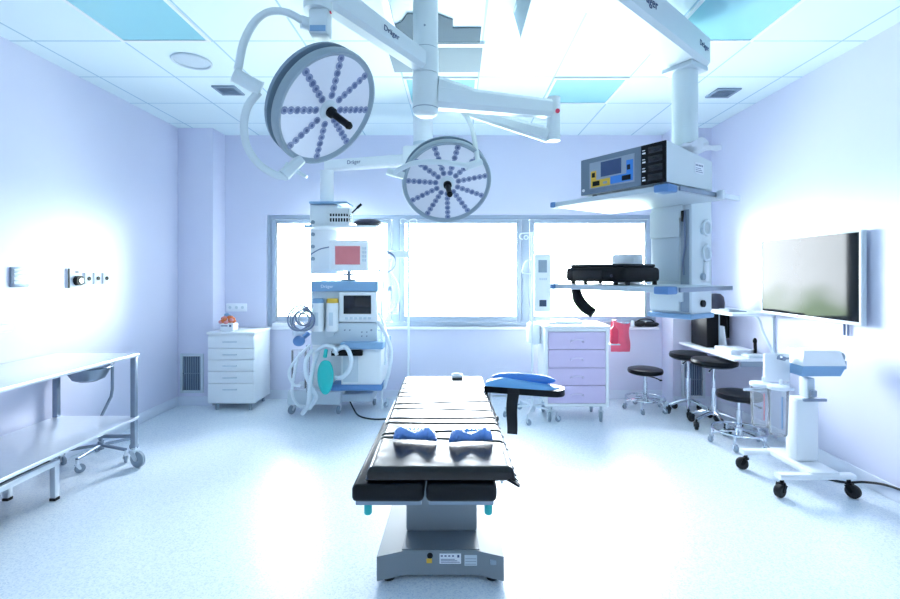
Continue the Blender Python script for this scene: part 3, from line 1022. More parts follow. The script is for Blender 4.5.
# ------------------------------------------------------------------ left wall fittings
t = thing('wall_switch_panel', 'square grey panel with four lit switches, leftmost fitting on the left wall', 'switch panel', (XL, 3.316, 1.445))
pn = MB().b2(XL, 3.25, 1.375, XL + .015, 3.385, 1.515, .004).build('panel_frame', M_steeld, t)
for k in range(4):
    z = 1.395 + k * .029
    MB().b2(XL + .0145, 3.268, z, XL + .018, 3.367, z + .020, .002).build('switch_key', M_paper, pn)
t = thing('wall_gas_outlet', 'black round gas outlet on a white plate on the left wall', 'gas outlet', (XL, 3.78, 1.42))
MB().b2(XL, 3.725, 1.35, XL + .012, 3.87, 1.51, .004).build('outlet_plate', M_paper, t)
MB().b2(XL + .012, 3.728, 1.352, XL + .016, 3.742, 1.508).build('edge_strip', M_black, t)
o = MB().cyl((XL + .012, 3.815, 1.41), (XL + .045, 3.815, 1.41), .040, n=22).build('outlet_body', M_black, t)
MB().cyl((XL + .045, 3.815, 1.41), (XL + .052, 3.815, 1.41), .02, n=16).build('outlet_valve', M_steel, o)
MB().b2(XL + .012, 3.80, 1.475, XL + .015, 3.83, 1.485).build('status_mark', M_black, t)
for k, (yy, w_) in enumerate(((3.94, 'nearest the black gas outlet'), (4.04, 'in the middle of the row of three'), (4.14, 'farthest from the black gas outlet'))):
    t = thing('wall_socket', 'small white wall socket on the left wall, ' + w_, 'socket', (XL, yy, 1.42), 0, 'row of three sockets on the left wall')
    p = MB().b2(XL, yy - .043, 1.375, XL + .010, yy + .043, 1.475, .004).build('socket_plate', M_paper, t)
    MB().b2(XL + .009, yy - .042, 1.38, XL + .012, yy - .036, 1.47).build('edge_strip', M_grey, p)
    MB().cyl((XL + .010, yy + .004, 1.425), (XL + .016, yy + .004, 1.425), .017, n=16).build('socket_insert', M_black, p)
m = MB().b2(XL, 1.4, 1.095, -2.85, 3.03, 1.145, .012)
tag(m.build('wall_shelf', M_white), 'white wall shelf end at the left edge of the photo above the steel table', 'shelf')

# ------------------------------------------------------------------ steel instrument table
t = thing('instrument_table', 'long stainless steel two-tier table on wheels along the left wall', 'table', (-2.75, 2.6, 0))
xa, xb, ya, yb = -3.065, -2.425, 1.5, 3.60
MB().b2(xa, ya, .835, xb, yb, .860, .004).build('table_top', M_steel, t)
MB().b2(xa + .01, ya + .02, .358, xb + .004, yb, .380, .004).build('lower_shelf', M_steel, t)
for x in (xa + .03, xb - .02):
    for y in (ya + .04, yb - .03):
        MB().b2(x - .018, y - .018, .148, x + .018, y + .018, .836, .004).build('leg', M_steeld, t)
        caster(t, x, y, .062, -.25 if x > -2.7 else 1.8, M_pale, M_grey, .15, .034)
m = MB()
m.b2(xa + .048, yb - .042, .22, xb - .038, yb - .018, .245, .003)
m.build('stretcher', M_steeld, t)

# step stool
t = thing('step_stool', 'low steel step stool with ribbed black tread beside the steel table', 'step stool', (-2.76, 2.75, 0))
f = MB()
sx0, sx1, sy0, sy1 = -2.93, -2.585, 2.35, 3.07
f.b2(sx0, sy0, .225, sx0 + .03, sy1, .262, .004).b2(sx1 - .03, sy0, .225, sx1, sy1, .262, .004)
f.b2(sx0 + .03, sy0, .225, sx1 - .03, sy0 + .03, .262, .004).b2(sx0 + .03, sy1 - .03, .225, sx1 - .03, sy1, .262, .004)
f.build('frame', M_steel, t)
tr = MB().b2(sx0 + .03, sy0 + .03, .232, sx1 - .03, sy1 - .03, .254)
n = 9
for k in range(n):
    xx = sx0 + .045 + k * (sx1 - sx0 - .09) / (n - 1)
    tr.b2(xx - .009, sy0 + .03, .254, xx + .009, sy1 - .03, .259)
tr.build('tread', M_rubber, t)
for x in (sx0 + .02, sx1 - .02):
    for y in (sy0 + .02, sy1 - .02):
        l = MB().b2(x - .018, y - .018, .018, x + .018, y + .018, .226, .003).build('leg', M_steel, t)
        MB().b2(x - .02, y - .02, 0, x + .02, y + .02, .02, .004).build('foot', M_rubber, l)

# bowl stand and bowl
bx_, by_ = -2.795, 3.70
t = thing('bowl_stand', 'steel bowl stand with a bent pole and star base on casters behind the steel table', 'bowl stand', (bx_, by_, 0))
p = MB().tube([(bx_, by_, .10), (bx_, by_, .34), (bx_ + .08, by_, .50), (bx_ + .09, by_, .56), (bx_ + .09, by_, .735)], .011, 10, 1)
p.build('pole', M_steeld, t)
bc = Vector((-2.86, 3.66, .735))
rr = .150
rg = MB().torus(bc, rr, .006, (0, 0, 1), 40, 8)
rg.tube([(bx_ + .09, by_, .735), (bx_ + .075, by_ - .005, .735), (bc.x + rr * .99, bc.y + .02, .79)], .006, 8, 2)
rg.build('bowl_ring', M_steeld, t)
MB().cyl((bx_, by_, .085), (bx_, by_, .15), .022, n=14).build('base_hub', M_steeld, t)
for k in range(5):
    a = -PI / 2 + .05 + k * 2 * PI / 5
    rl = .25
    e = Vector((bx_ + rl * math.cos(a), by_ + rl * math.sin(a), .105))
    if e.x < XL + .06:
        rl = .2
        e = Vector((bx_ + rl * math.cos(a), by_ + rl * math.sin(a), .105))
    MB().bar((bx_, by_, .12), e, .022, .02, .022, .02, .2).build('leg', M_steeld, t)
    caster(t, e.x, e.y, .033, a + 2.4, M_steel, M_grey, .10, .022)
prof = [(rr + .012, .012), (rr - .002, .008), (rr - .015, -.03), (rr - .045, -.085), (.06, -.105), (.0004, -.108),
        (.0004, -.104), (.06, -.100), (rr - .05, -.08), (rr - .02, -.03), (rr - .008, .010), (rr + .012, .015)]
b = MB().lathe(prof, bc, n=40, ring=True)
tag(b.build('steel_bowl', M_steeld), 'shiny steel bowl held by the stand under the left table top', 'bowl')

# ------------------------------------------------------------------ operating table
TX = -.07
t = thing('operating_table', 'black padded operating table on a grey column and foot in the middle of the room', 'operating table', (TX, 2.5, 0))
# foot
zt = .138
b = MB()
px0, px1 = -.374, .226
poly = [(px0, 2.215), (px0 + .125, 2.262), (px1 - .125, 2.262), (px1, 2.215), (px1 - .01, 3.1), (px0 + .01, 3.1)]
b.prism(poly, .022, zt)
b.build('foot_cover', M_basegrey, t)
for x in (px0 + .05, px1 - .05):
    for y in (2.28, 3.04):
        MB().cyl((x, y, 0), (x, y, .024), .03, n=14).build('levelling_foot', M_rubber, t)
MB().prism([(-.262, 2.27), (.113, 2.27), (.105, 2.43), (-.255, 2.43)], zt, zt + .004).build('foot_top_plate', M_basetop, t)
co = MB().b2(-.258, 2.43, zt, .108, 2.86, .60, .012)
co.build('column', M_basegrey, t)
MB().b2(-.25, 2.44, .60, .10, 2.85, .635, .01).build('column_head', M_basetop, t)
# stickers on the foot's front
yf = 2.262
def fr_pt(px, py):
    return P(px, py, yf)
c = fr_pt(430, 555.5)
MB().cyl((c.x, yf, c.z), (c.x, yf - .002, c.z), .014, n=20).build('warning_disc', M_black, t)
a, b_ = fr_pt(426.5, 563), fr_pt(432, 558.5)
MB().b2(a.x, yf - .0015, a.z, b_.x, yf, b_.z).build('warning_sticker', M_yellow, t)
a, b_ = fr_pt(439.5, 563.5), fr_pt(461, 553.5)
lb = MB().b2(a.x, yf - .0015, a.z, b_.x, yf, b_.z).build('rating_plate', M_paper, t)
pr = MB()
for k in range(4):
    pr.b2(a.x + .006 + k * .018, yf - .0022, b_.z - .014, a.x + .016 + k * .018, yf - .0014, b_.z - .008)
for k in range(3):
    pr.b2(a.x + .006, yf - .0022, a.z + .006 + k * .007, b_.x - .006 - .012 * k, yf - .0014, a.z + .0085 + k * .007)
pr.b2(b_.x - .018, yf - .0022, b_.z - .018, b_.x - .008, yf - .0014, b_.z - .006)
pr.build('plate_print', M_ink, lb)
a, b_ = fr_pt(464.5, 565.5), fr_pt(477, 555)
lb = MB().b2(a.x, yf - .0015, a.z, b_.x, yf, b_.z).build('data_plate', M_pale, t)
pr = MB()
for k in range(3):
    pr.b2(a.x + .004, yf - .0022, a.z + .006 + k * .013, b_.x - .004, yf - .0014, a.z + .009 + k * .013)
pr.build('plate_print', M_grey, lb)
c = P(494, 562, 2.235)
MB().b2(c.x - .018, 2.228, c.z - .012, c.x + .018, 2.25, c.z + .012, .003).build('power_inlet', M_grey, t)
# leg plates (two halves) with pads
for xa_, xb_ in ((-.366, -.112), (-.106, .144)):
    MB().b2(xa_ + .01, 1.66, .655, xb_ - .01, 2.36, .675, .004).build('leg_plate', M_steeld, t)
    MB().b2(xa_, 1.635, .675, xb_, 2.36, .735, .018, 3).build('leg_pad', M_leather, t)
MB().b2(-.345, 2.37, .635, .15, 3.13, .675, .006).build('seat_plate', M_steeld, t)
MB().b2(-.350, 2.365, .675, .16, 3.14, .735, .016, 3).build('seat_pad', M_leather, t)
for x in (-.368, .176):
    r_ = MB().b2(x - .005, 1.80, .668, x + .005, 3.10, .695, .002)
    for k in range(5):
        y = 1.9 + k * .28
        r_.cyl((x, y, .682), (x + (.03 if x < 0 else -.03), y, .682), .007, n=8)
    r_.build('side_rail', M_steel, t)
for x, y in ((-.318, 1.70), (.117, 1.70)):
    MB().cyl((x, y, .612), (x, y, .655), .0125, n=14).lathe([(.012, 0), (.0145, .004), (.0145, .03), (.012, .034)], (x, y, .606), n=14).build('grip', M_teal, t)

# upper mattress
NX, NY = 30, 300
ylo, yhi = 1.665, 3.15
seams = [(2.92, .006), (2.72, .008), (2.62, .005), (2.50, .008), (2.37, .006), (2.238, .011), (2.164, .010), (2.037, .012), (1.95, .007), (2.82, .004)]
vs, fs = [], []


def top_z(u, v, x, y):
    z = .784
    for k, (sy, dp) in enumerate(seams):
        yy = sy + .012 * math.sin(u * 3 + k * 1.7) + (u - .5) * .03 * (1 if k % 2 else -1)
        z -= .7 * dp * math.exp(-((y - yy) / .006) ** 2)
        z += .10 * dp * math.exp(-((y - yy - .025) / .03) ** 2)
    if y < 2.0:
        w = (2.0 - y) / .35
        z += w * .15 * (.0012 * math.sin(x * 37 + y * 60) + .0009 * math.sin(x * 80 - y * 45 + 1.3) + .0010 * math.sin(x * 18 + y * 85))
    e = min(u, 1 - u) * .53
    f_ = min(v, 1 - v) * 1.485
    for q in (e, f_):
        if q < .02:
            z -= .02 - math.sqrt(max(0, .02 ** 2 - (.02 - q) ** 2))
    return z


for j in range(NY + 1):
    v = j / NY
    for i in range(NX + 1):
        u = i / NX
        # concentrate columns near the edges
        uu = .5 - .5 * math.cos(PI * u)
        vv = v if 0.02 < v < .98 else v
        y = ylo + (yhi - ylo) * vv
        xc = -.055 - .028 * vv
        x = xc + (uu - .5) * .526
        vs.append((x, y, top_z(uu, vv, x, y)))
base = len(vs)
for j in range(NY):
    for i in range(NX):
        a = j * (NX + 1) + i
        fs.append([a, a + 1, a + NX + 2, a + NX + 1])
per = [i for i in range(NX + 1)] + [j * (NX + 1) + NX for j in range(1, NY + 1)] + [NY * (NX + 1) + i for i in range(NX - 1, -1, -1)] + [j * (NX + 1) for j in range(NY - 1, 0, -1)]
for z in (.745, .737):
    for k, p_ in enumerate(per):
        q = Vector(vs[p_])
        c_ = Vector((-.07, q.y * .9 + .24, 0))
        off = .004 if z > .74 else -.006
        dirx = 1 if q.x > -.07 else -1
        edge_x = (p_ % (NX + 1)) in (0, NX)
        edge_y = p_ // (NX + 1) in (0, NY)
        vs.append((q.x + (dirx * off if edge_x else 0), q.y + ((-off if p_ // (NX + 1) == 0 else off) if edge_y else 0), z))
n_ = len(per)
for lv in range(2):
    top_ids = per if lv == 0 else [base + k for k in range(n_)]
    lo_ids = [base + lv * n_ + k for k in range(n_)]
    for k in range(n_):
        l = (k + 1) % n_
        fs.append([top_ids[k], lo_ids[k], lo_ids[l], top_ids[l]])
fs.append([base + n_ + k for k in range(n_)])
mm = MB()
mm.add(vs, fs)
mo = mm.build('mattress', M_mattress, t, smooth=60)
for k, y in enumerate((1.68, 1.72, 1.79, 1.87, 1.95, 2.03, 2.12, 2.22, 2.32, 2.45, 2.6)):
    xe = .206 - .028 * (y - 1.66) / 1.485
    tb = MB().bar((xe - .008, y, .757), (xe + .016, y + random.uniform(-.012, .012), .742 - random.uniform(0, .012)), .014, .006, .01, .004)
    if k == 0:
        tb.bar((xe - .02, y - .008, .748), (xe + .02, y - .014, .722), .03, .012, .02, .006)
    tb.build('tie', M_leather, mo)

tw = MB().b2(-.03, 3.06, .786, .045, 3.14, .806, .009, 3)
tw.ell((.005, 3.10, .806), (.03, .028, .009), 14, 8)
tag(tw.build('folded_towel', M_paper), 'small white folded cloth at the far end of the operating table', 'cloth')

for k, (xc, yc, lab) in enumerate((((415 - CX) * 1.93 / FOC, 1.93, 'left'), ((471 - CX) * 1.915 / FOC, 1.915, 'right'))):
    t = thing('gel_pad', 'crinkled bright blue bow-shaped pad on the operating table, the %s of the pair' % lab, 'gel pad', (xc, yc, .79), .0, 'blue gel pads on the operating table')
    g = MB()

    def wr(d, k=k):
        return 1 + .05 * math.sin(d.x * 13 + k) * math.sin(d.y * 11 + d.z * 9)
    n1_, n2_ = 26, 20
    vs, fs = [], []
    for i in range(n1_ + 1):
        s = -1 + 2 * i / n1_
        wdt = (.018 + .030 * (abs(s) ** 1.0 if abs(s) < .6 else 1) * 1.0) * math.sqrt(max(0.0, 1 - max(0, (abs(s) - .55) / .45) ** 2.2)) if abs(s) < 1 else 0
        hgt = (.013 + .012 * min(1, abs(s) / .55)) * math.sqrt(max(0.0, 1 - max(0, (abs(s) - .55) / .45) ** 2.2)) if abs(s) < 1 else 0
        for j in range(n2_):
            a = 2 * PI * j / n2_
            w_ = 1 + .07 * math.sin(i * 1.9 + j * 2.3 + k) + .05 * math.sin(i * 3.7 - j * 1.7)
            vs.append((xc + s * .092, yc + wdt * math.cos(a) * w_ * .85 + (.012 * (s if k else -s)), .790 + hgt * 1.15 + hgt * math.sin(a) * w_))
    for i in range(n1_):
        for j in range(n2_):
            l = (j + 1) % n2_
            fs.append([i * n2_ + j, i * n2_ + l, (i + 1) * n2_ + l, (i + 1) * n2_ + j])
    g.add(vs, fs)
    g.build('gel_body', M_gel, t)
    fr_ = MB()
    for q in range(8):
        s = -.6 + q * .17
        fr_.add([(xc + s * .09 - .007, yc + .02, .822), (xc + s * .09 + .008, yc + .022, .823), (xc + s * .09 + random.uniform(-.01, .01), yc + .03, .836)], [[0, 1, 2]])
    fr_.build('wrap_edge', M_armlight, t)

# arm board
t = thing('arm_board', 'black arm board with blue pads clamped to the right side of the operating table', 'arm rest', (.2, 2.8, .75))
A, B = Vector((.185, 2.83, 0)), Vector((.625, 2.70, 0))
u = (B - A).normalized()
w = Vector((-u.y, u.x, 0))
F = basis((A.x, A.y, .032), u, w)
Lb = (B - A).length


def slab(z0, z1, x0, x1, hw, bulge=0.0, rnd=.06):
    pts = []
    for k in range(9):
        a = -PI / 2 + PI * k / 8
        pts.append((x1 - rnd + rnd * math.cos(a), (hw - rnd) * (1 if a > 0 else -1) * (1 if abs(a) > 1e-6 else 0) + rnd * math.sin(a)))
    pts += [(x0, hw), (x0, -hw)]
    return pts


MB().prism(slab(0, 0, 0, Lb, .075), .742, .778, F).build('board', M_leather, t)
pd = MB()
nx_, ny_ = 24, 12
vs, fs = [], []
for i in range(nx_ + 1):
    s = i / nx_
    for j in range(ny_ + 1):
        v = j / ny_ * 2 - 1
        hw = .072 * (1 if s < .8 else math.sqrt(max(0.0, 1 - ((s - .8) / .2) ** 2)) * .999 + .001)
        h = .772 + (.048 * (1 - s) ** .7 * (.35 + .65 * min(1, s * 5)) + .008) * (1 - abs(v) ** 3 * .85)
        vs.append((.005 + s * (Lb - .035), v * hw, h))
for i in range(nx_):
    for j in range(ny_):
        a = i * (ny_ + 1) + j
        fs.append([a, a + 1, a + ny_ + 2, a + ny_ + 1])
nb = len(vs)
vs += [(v_[0], v_[1], .772) for v_ in vs[:nb]]
fs += [[f_[3] + nb, f_[2] + nb, f_[1] + nb, f_[0] + nb] for f_ in fs[:]]
for i in range(nx_):
    for j in (0, ny_):
        a = i * (ny_ + 1) + j
        b_ = a + ny_ + 1
        fs.append([a, b_, b_ + nb, a + nb])
for j in range(ny_):
    for i in (0, nx_):
        a = i * (ny_ + 1) + j
        fs.append([a, a + 1, a + 1 + nb, a + nb])
pd.add(vs, fs, F)
pd.build('arm_pad', M_armlight, t)
gp = MB()
gp.ell((.215, .035, .812), (.19, .036, .034), 28, 12, M=F)
gp.build('gel_cushion', M_armblue, t)
st = MB()
cx_ = .175
st.b2(cx_ - .034, -.079, .748, cx_ + .034, -.075, .775, .001, M=F)
vs = []
for k in range(9):
    q = k / 8
    z = .75 - q * .235
    dx = -.012 * q - .006 * math.sin(q * 5)
    for sx_, dy in ((-.034 + .004 * q, 0), (.034 - .006 * q, 0), (.034 - .006 * q, .005), (-.034 + .004 * q, .005)):
        vs.append((cx_ + sx_ + dx, -.080 + dy + .004 * math.sin(q * 6), z))
fs = [[3, 2, 1, 0], [32, 33, 34, 35]]
for k in range(8):
    for j in range(4):
        l = (j + 1) % 4
        fs.append([k * 4 + j, k * 4 + l, (k + 1) * 4 + l, (k + 1) * 4 + j])
st.add(vs, fs, F)
st.build('strap', M_rubber, t)
su = MB()
su.cyl(F @ Vector((.03, -.03, .742)), F @ Vector((.03, -.03, .63)), .009, n=12)
su.cyl(F @ Vector((.03, -.03, .712)), F @ Vector((.20, .0, .712)), .005, n=8)
su.b2(.182, 2.76, .645, .215, 2.83, .705, .006)
su.build('rail_clamp', M_steel, t)
kn = MB().lathe([(.004, 0), (.022, .045), (.026, .055), (.022, .075), (0, .078)], (.225, 2.74, .565), n=6)
kn.cyl((.225, 2.74, .64), (.215, 2.77, .675), .008, n=8)
kn.build('clamp_knob', M_black, t)

# ------------------------------------------------------------------ lilac drawer cart
t = thing('drawer_cart', 'white wheeled cart with four lilac drawers under the right window', 'drawer cart', (1.19, 4.85, 0))
x0, x1, y0, y1 = .873, 1.50, 4.61, 5.06
zb, ztp = .16, .955
MB().b2(x0 + .01, y0 + .02, zb + .01, x1 - .01, y1, ztp - .03, .004).build('carcass', M_white, t)
f = MB()
f.b2(x0, y0, zb, x0 + .03, y0 + .03, ztp - .03, .004).b2(x1 - .03, y0, zb, x1, y0 + .03, ztp - .03, .004)
f.b2(x0 + .03, y0, zb, x1 - .03, y0 + .03, zb + .028, .004).b2(x0 + .03, y0, ztp - .058, x1 - .03, y0 + .03, ztp - .03, .004)
f.build('front_frame', M_white, t)
MB().b2(x0 - .012, y0 - .015, ztp - .03, x1 + .012, y1, ztp, .010).build('top_panel', M_white, t)
zz = [ztp - .062, .72, .54, .367, .19]
for k in range(4):
    d = MB().b2(x0 + .033, y0 - .004, zz[k + 1] + .003, x1 - .033, y0 + .025, zz[k] - .003, .003).build('drawer', M_lilac, t)
    zc = (zz[k] + zz[k + 1]) / 2
    h = MB().tube([((x0 + x1) / 2 - .06, y0 - .004, zc - .012), ((x0 + x1) / 2 - .05, y0 - .022, zc + .004), ((x0 + x1) / 2, y0 - .026, zc + .010),
                   ((x0 + x1) / 2 + .05, y0 - .022, zc + .004), ((x0 + x1) / 2 + .06, y0 - .004, zc - .012)], .008, 8, 4)
    h.build('handle', M_lilacd, d)
for x in (x0 + .06, x1 - .06):
    for y in (y0 + .06, y1 - .06):
        caster(t, x, y, .05, -1.9, M_pale, M_grey, .165, .03)
sbx = MB().b2(x0 - .115, y0 + .26, .73, x0 - .002, y0 + .44, .94, .012)
sbx.build('side_bin', M_hose, t)
wb_ = MB().b2(1.0, 4.72, .956, 1.28, 4.98, .985, .008)
wb_.b2(.93, 4.7, .956, 1.0, 4.8, .975, .006)
tag(wb_.build('white_tray', M_paper), 'shallow white tray lying on top of the lilac drawer cart', 'tray')
c = P(614, 0, 4.72)
bt = thing('red_bottle', 'red pump bottle hanging at the right side of the lilac drawer cart', 'bottle', (c.x, 4.72, .76))
bt_m = MB().lathe([(.038, 0), (.042, .01), (.042, .13), (.03, .155), (.014, .17), (.014, .18)], (c.x, 4.71, .765), n=20)
bt_m.build('bottle_body', M_red, bt)
pmp = MB().cyl((c.x, 4.71, .945), (c.x, 4.71, .985), .012, n=12)
pmp.b2(c.x - .02, 4.685, .985, c.x + .018, 4.73, 1.0, .004)
pmp.build('pump_head', M_pink, bt)
hg = MB().b2(x1 + .001, 4.665, .80, x1 + .012, 4.765, .88, .002)
hg.b2(x1 + .012, 4.665, .752, c.x + .045, 4.765, .763, .002)
hg.build('holder', M_pale, bt)
rb = MB()
vs, fs = [], []
a, b_ = P(610, 352, 4.84), P(626, 323, 4.84)
nx_, nz_ = 10, 12
for s in (0, 1):
    for j in range(nz_ + 1):
        for i in range(nx_ + 1):
            u_, v_ = i / nx_, j / nz_
            bul = .045 * math.sin(PI * u_) * math.sin(PI * min(1, v_ * .9 + .06)) + .006 * math.sin(u_ * 17 + v_ * 5) * math.sin(PI * u_)
            x = a.x + .015 + (b_.x + .03 - a.x) * u_ + .008 * math.sin(v_ * 7) * u_
            vs.append((x, 4.86 + (-1 if s == 0 else 1) * (bul + .001), a.z + (b_.z - a.z) * v_ + .012 * math.sin(u_ * 5 + 1) * v_))
    o_ = s * (nx_ + 1) * (nz_ + 1)
    for j in range(nz_):
        for i in range(nx_):
            q = o_ + j * (nx_ + 1) + i
            fs.append([q, q + 1, q + nx_ + 2, q + nx_ + 1])
rb.add(vs, fs)
tag(rb.build('hanging_waste_bag', M_pink), 'crumpled pinkish red plastic bag hanging on the right side of the lilac cart', 'bag')

# things on the window sill
for px0_, px1_, py0_, mt_, nm, lb_ in ((273, 281, 319, M_paper, 'carton', 'small white carton on the window sill left of the anaesthesia machine'),):
    pass
m = MB().b2(P(272, 0, 5.46).x, 5.455, .841, P(290, 0, 5.46).x, 5.52, .885, .006)
tag(m.build('carton', M_paper), 'small white carton on the window sill left of the anaesthesia machine', 'box')
m = MB()
c = P(646, 0, 5.46).x
m.ell((c - .07, 5.475, .878), (.075, .032, .036), 18, 10).ell((c + .06, 5.475, .872), (.10, .032, .030), 18, 10)
m.tube([(c - .12, 5.475, .89), (c - .05, 5.47, .93), (c + .06, 5.47, .925), (c + .12, 5.475, .88)], .008, 8, 5)
tag(m.build('black_pouch', M_rubber), 'black soft pouch with a strap on the right end of the window sill', 'pouch')
for k, (px, h_, mt_, nm) in enumerate(((628, .055, M_bluel, 'light blue'), (633, .075, M_paper, 'white'))):
    c = P(px, 0, 5.46).x
    m = MB().lathe([(.02, 0), (.022, .005), (.022, h_ * .75), (.012, h_), (0, h_)], (c, 5.475, .841), n=14)
    tag(m.build('small_bottle', mt_), 'tiny %s bottle on the window sill beside the black pouch' % nm, 'bottle')

# ------------------------------------------------------------------ right equipment pendant
C = Vector((1.484, 3.048, 0))
TH = math.radians(-55)
t = thing('ceiling_equipment_pendant', 'large white ceiling pendant with two blue-cornered shelves on the right', 'equipment pendant', (C.x, C.y, 0), TH)
WM = ROOTM[t.name]


def W(x, y, z):
    return WM @ Vector((x, y, z))


# ceiling arm (world) from its bearing towards the camera-left to the column
E0, E1_ = Vector((.17, 1.84, 2.90)), Vector((1.565, 3.09, 2.90))
dA = (E1_ - E0).normalized()
ar = MB().bar(E0, E1_, .215, .20, .20, .20, .12)
ar.build('ceiling_arm', M_armw, t)
sd = Vector((dA.y, -dA.x, 0))
qq = E0 + dA * 1.02 + sd * .1055
text_part('brand_mark', 'Dräger', .075, M_ink, basis(qq, dA, (0, 0, 1)), t)
qq = E1_ + dA * .0012
text_part('brand_mark', 'Dräger', .05, M_ink, basis(E1_ - dA * .10 + sd * .1015, dA, (0, 0, 1)), t)
MB().cyl((E0.x + .12, E0.y + .10, 2.98), (E0.x + .12, E0.y + .10, H), .11, n=28).build('ceiling_post', M_armw, t)
MB().box((0, 0, 2.785), (.20, .20, .03), .006, M=WM).build('column_flange', M_pale, t)
MB().cyl((C.x, C.y, 2.0), (C.x, C.y, 2.775), .078, n=32).build('drop_tube', M_armw, t)
bo = MB().b2(-.18, -.10, 1.215, .10, .15, 2.0, .012, M=WM).build('service_body', M_armw, t)
MB().b2(-.165, -.107, 1.42, .02, -.099, 1.70, .004, M=WM).build('front_panel', M_pale, bo)
MB().b2(-.175, -.122, 1.70, .03, -.10, 1.875, .01, M=WM).build('upper_cover', M_armw, bo)
MB().b2(-.175, -.122, 1.23, .03, -.10, 1.375, .01, M=WM).build('lower_cover', M_armw, bo)
MB().b2(.03, -.106, 1.23, .085, -.099, 1.87, .003, M=WM).build('cable_channel', M_grey, bo)
MB().b2(-.19, -.125, 1.185, .11, .16, 1.217, .008, M=WM).build('bottom_trim', M_bluel, bo)
for k, z in enumerate((1.28, 1.45, 1.74)):
    a_ = W(.10, .02, z)
    e_ = W(.116, .02, z)
    MB().cyl(a_, e_, .022, n=14).build('gas_outlet', (M_black, M_grey, M_pale)[k], bo)
cbm = MB().tube([W(.06, -.112, 1.86), W(.062, -.118, 1.78), W(.064, -.114, 1.65), W(.05, -.114, 1.55), W(.055, -.112, 1.46)], .006, 8, 5)
cbm.build('cable', M_hosed, t)
MB().box(W(.05, -.115, 1.83), (.02, .02, .07), .006).build('plug', M_black, t)
for k, z in enumerate((1.60, 1.76)):
    m = MB().torus(W(.112, .06, z), .045, .008, W(1, 0, 0) - W(0, 0, 0), 24, 6)
    m.cyl(W(.10, .06, z + .05), W(.12, .06, z + .05), .006, n=8)
    m.build('coiled_lead', M_hose, t)
MB().b2(.10, .04, 1.42, .118, .08, 1.545, .004, M=WM).build('outlet_strip', M_paper, bo)


def pshelf(z, nm, right_ext):
    s = MB().b2(-.50, -.70, z - .03, .30, -.10, z, .006, M=WM).build('shelf', M_pale, t)
    MB().b2(.225, -.712, z - .038, .308, -.62, z + .003, .008, M=WM).build('corner_cap', M_blue, s)
    MB().b2(-.508, -.712, z - .034, -.47, -.66, z + .003, .008, M=WM).build('corner_cap', M_blue, s)
    r = MB().b2(.312, -.62, z - .028, .322, right_ext, z - .003, .002, M=WM)
    for y in (-.55, -.25, right_ext - .02):
        r.b2(.298, y - .012, z - .022, .314, y + .012, z - .008, M=WM)
    r.build('equipment_rail', M_steeld, s)
    MB().b2(-.14, -.12, z - .11, .05, -.099, z - .02, .006, M=WM).build('shelf_bracket', M_armw, s)
    return s


pshelf(1.93, 'upper', -.04)
pshelf(1.402, 'lower', -.06)
m = MB().b2(.325, -.20, 1.897, .345, -.02, 1.925, .003, M=WM)
m.b2(.325, -.26, 1.885, .36, -.235, 1.937, .003, M=WM)
m.build('rail_clamp', M_steel, t)
m = MB().tube([W(-.37, -.62, 1.37), W(-.34, -.63, 1.31), W(-.30, -.62, 1.26), W(-.25, -.60, 1.225)], lambda q: .030 + .006 * math.sin(q * 3), 12, 6)
tag(m.build('handpiece_holster', M_black), 'black curved handle hanging below the lower shelf of the right pendant', 'handle')

# electrosurgical generator
g0 = W(0.015, -.46, 1.9315)
t = thing('electrosurgical_generator', 'grey generator with screen, yellow and blue panels on the upper pendant shelf', 'medical device', g0, TH)
GM = ROOTM[t.name]
hw, hh, dp = .275, .225, .46
yf_ = -.235
m = MB()
m.add([(-hw, yf_, .012), (hw, yf_, .012), (hw, yf_ + dp, .012), (-hw, yf_ + dp, .012), (-hw, yf_, hh), (hw, yf_, hh), (hw, yf_ + dp, hh - .05), (-hw, yf_ + dp, hh - .05)],
      [[3, 2, 1, 0], [4, 5, 6, 7], [0, 1, 5, 4], [1, 2, 6, 5], [2, 3, 7, 6], [3, 0, 4, 7]], GM)
m.build('case', M_armw, t)
for x in (-.22, .22):
    for y in (-.18, .12):
        MB().cyl(GM @ Vector((x, y, 0)), GM @ Vector((x, y, .013)), .015, n=12).build('foot', M_rubber, t)


def gp_(name, u0, v0, u1, v1, mt_, par, y=.004, th=.004, bev=.0):
    """plate on the front, u and v from 0..1 across the front face"""
    return MB().b2(-hw + 2 * hw * u0, yf_ - y, .012 + (hh - .012) * v0, -hw + 2 * hw * u1, yf_ - y + th, .012 + (hh - .012) * v1, bev, M=GM).build(name, mt_, par)


fp = gp_('front_panel', 0, 0, .74, 1, M_esu, t, .006, .006)
sp_ = gp_('socket_panel', .742, 0, 1, 1, M_black, t, .007, .007)
cp_ = gp_('control_area', .12, .14, .67, .86, M_ctrl, fp, .009, .003)
gp_('lcd', .27, .42, .52, .82, M_lcd, cp_, .011, .003)
gp_('yellow_zone', .14, .16, .385, .36, M_yellow, cp_, .0105, .002)
gp_('yellow_zone', .14, .36, .21, .62, M_yellow, cp_, .0105, .002)
gp_('blue_zone', .39, .18, .655, .38, M_pblue, cp_, .0105, .002)
gp_('blue_zone', .58, .38, .655, .72, M_pblue, cp_, .0105, .002)
gp_('readout', .165, .20, .255, .33, M_black, cp_, .012, .002)
gp_('readout', .155, .44, .195, .57, M_black, cp_, .012, .002)
gp_('readout', .53, .21, .63, .34, M_black, cp_, .012, .002)
gp_('readout', .59, .47, .625, .60, M_black, cp_, .012, .002)
gp_('readout', .30, .22, .35, .28, M_grey, cp_, .012, .002)
